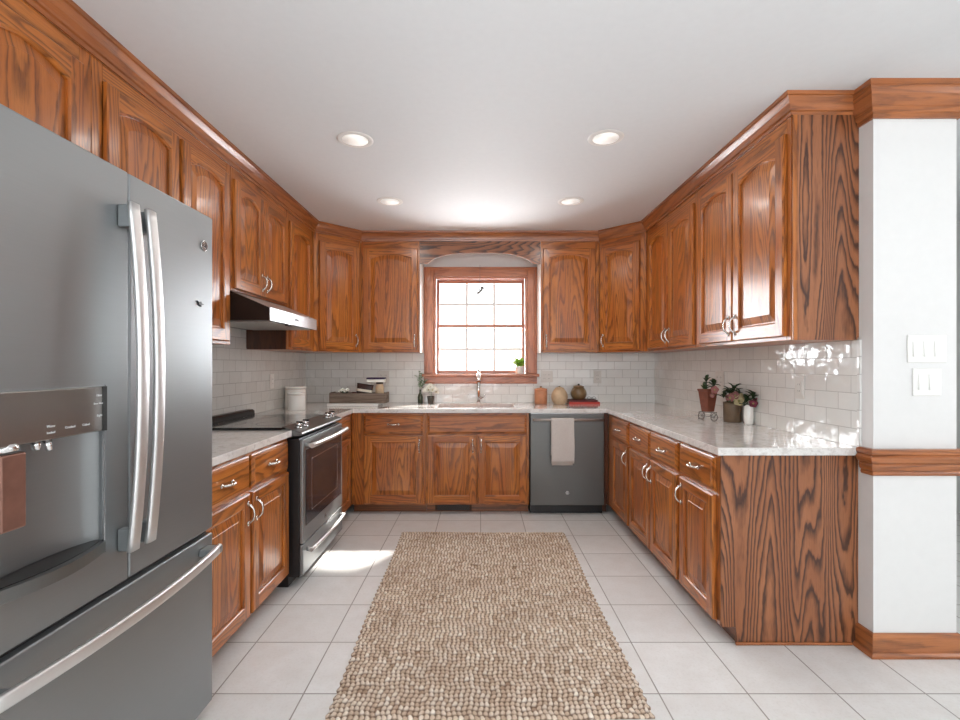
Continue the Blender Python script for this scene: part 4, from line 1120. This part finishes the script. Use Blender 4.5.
# hanging ornament
e = empty('hanging_ornament', 'small dark winged wire ornament hanging in the upper window', 'ornament', (0, 4.575, 1.950))
m = MB(); m.tube([(-.008, 0, .045), (-.002, .0, .09), (0, 0, .24)], .0016, 5); m.build('thread', M['wire'], e)
m = MB(); m.tube([(-.028, 0, -.038), (-.012, 0, -.020), (.006, 0, -.004), (.020, 0, .014)], [.005, .010, .010, .009], 8); m.sphere((.022, 0, .024), .016, n=10, k=7); m.tube([(.030, 0, .020), (.046, 0, .004)], [.004, .002], 5); m.build('figure_body', M['wire'], e)
m = MB()
for p in ([(-.012, 0, -.020), (-.040, 0, -.010), (-.062, 0, .008)], [(-.026, 0, -.036), (-.046, 0, -.050), (-.064, 0, -.062)], [(0, 0, .0), (-.014, 0, .03), (-.008, 0, .045)]): m.tube(p, [.005, .0045, .003], 5)
m.build('wings', M['wire'], e)

# planter cart, pot of hellebores, white vase on the right
e = empty('planter_cart', 'tapered red-brown clay planter on a small wire wheeled cart', 'planter', (1.490, 3.14, ZT))
m = MB(); z0_, z1_ = .058, .205
def sq(h, z): return [(-h, -h, z), (h, -h, z), (h, h, z), (-h, h, z)]
m.rings([sq(.027, z0_), sq(.041, z1_-.014), sq(.045, z1_-.012), sq(.045, z1_), sq(.038, z1_), sq(.035, z1_-.03)], 0, False)
o = m.build('planter_box', M['redclay'], e, bevel=.002); o.rotation_euler = (0, 0, .35)
m = MB()
for x in (-.062, .062):
    m.tube([(x, .024*math.cos(a*PI/12), .0255+.024*math.sin(a*PI/12)) for a in range(25)], .0022, 6)
    for a in range(4): m.tube([(x, .023*math.cos(a*PI/4), .0255+.023*math.sin(a*PI/4)), (x, -.023*math.cos(a*PI/4), .0255-.023*math.sin(a*PI/4))], .0009, 5)
m.tube([(-.064, 0, .0255), (.064, 0, .0255)], .002, 6)
o = m.build('wheels', M['wire'], e); o.rotation_euler = (0, 0, PI/2+.2)
for y in (-.03, .03):
    m = MB(); m.tube([(-.045, y, .002), (-.045, y, .054), (.045, y, .054), (.03, y, .026)], .0022, 6); m.build('cart_frame', M['wire'], e)
def spray(label, loc, leaves, flowers, seeds, stemlen, mats, name='flower_spray'):
    e = empty(name, label, 'flowers', loc); m = MB(); R = random.Random(seeds)
    fl = MB(); st = MB()
    for (dx, dy, dz) in leaves:
        st.tube([(0, 0, -stemlen), (dx*.3, dy*.3, 0), (dx, dy, dz)], .0016, 5)
        for k in range(6):
            a = R.uniform(0, 2*PI); el = R.uniform(-.1, .9)
            b = Vector((dx, dy, dz-.008*k*.5)); d = Vector((math.cos(a)*math.cos(el), math.sin(a)*math.cos(el), math.sin(el)))
            m.leaf(b, b+d*R.uniform(.040, .062), .024, bend=.1)
    for (dx, dy, dz, r, mi) in flowers:
        st.tube([(0, 0, -stemlen), (dx*.5, dy*.5, 0), (dx, dy, dz)], .0015, 5)
        flower(fl, (dx, dy, dz), r, (-.4, -.8, .15), mi, 2)
    st.build('stems', M['leafdark'], e); m.build('leaves', M['leafdark'], e); fl.build('petals', mats, e)
    return e
M['stamen'] = plain('olive_stamen', S(150, 146, 84), .6)
FM = [M['petalpink'], M['petalcream'], M['stamen'], M['petalwine']]
spray('dusky pink hellebore sprig in the tapered red-brown planter', (1.490, 3.14, ZT+.200), [(-.01, 0, .06), (.03, -.02, .03), (-.03, -.02, .01), (.045, .0, .045)], [(.02, -.052, .002, .026, 0), (.0, -.058, -.035, .015, 0)], 1, .03, FM)
e = empty('flower_pot', 'cylindrical olive-brown pot in the middle of the flower group', 'pot', (1.608, 3.06, ZT))
m = MB(); m.lathe([(.048, 0), (.051, .004), (.053, .10), (.054, .126), (.050, .126), (.048, .09)], n=32); m.build('pot_body', M['olivepot'], e)
m = MB(); m.lathe([(.0475, .095), (.001, .10)], n=24, cap1=False); m.build('soil', M['soil'], e)
spray('cream and pink hellebores crowning the olive-brown pot', (1.608, 3.06, ZT+.125), [(-.06, -.01, .045), (-.03, -.02, .075), (.01, 0, .085), (.04, -.02, .055), (.0, .02, .05), (-.045, -.03, .02), (.045, .0, .03)],
      [(-.035, -.04, .03, .028, 0), (.012, -.055, .012, .034, 1), (-.005, -.045, .045, .026, 0), (.035, -.035, .035, .024, 1)], 2, .03, FM)
e = empty('white_vase', 'slender white ceramic vase against the tiles', 'vase', (1.640, 2.93, ZT))
m = MB(); m.lathe([(.022, 0), (.025, .004), (.029, .05), (.027, .10), (.023, .122), (.025, .126), (.021, .126), (.020, .10)], n=32); m.build('vase_body', M['porcelain'], e)
spray('wine-red hellebore sprig in the slender white vase', (1.640, 2.93, ZT+.125), [(-.02, -.01, .03), (.02, -.01, .055), (.03, -.02, .02), (-.035, -.01, .005)], [(.008, -.035, .004, .026, 3), (.028, -.03, .02, .018, 3)], 3, .02, FM)
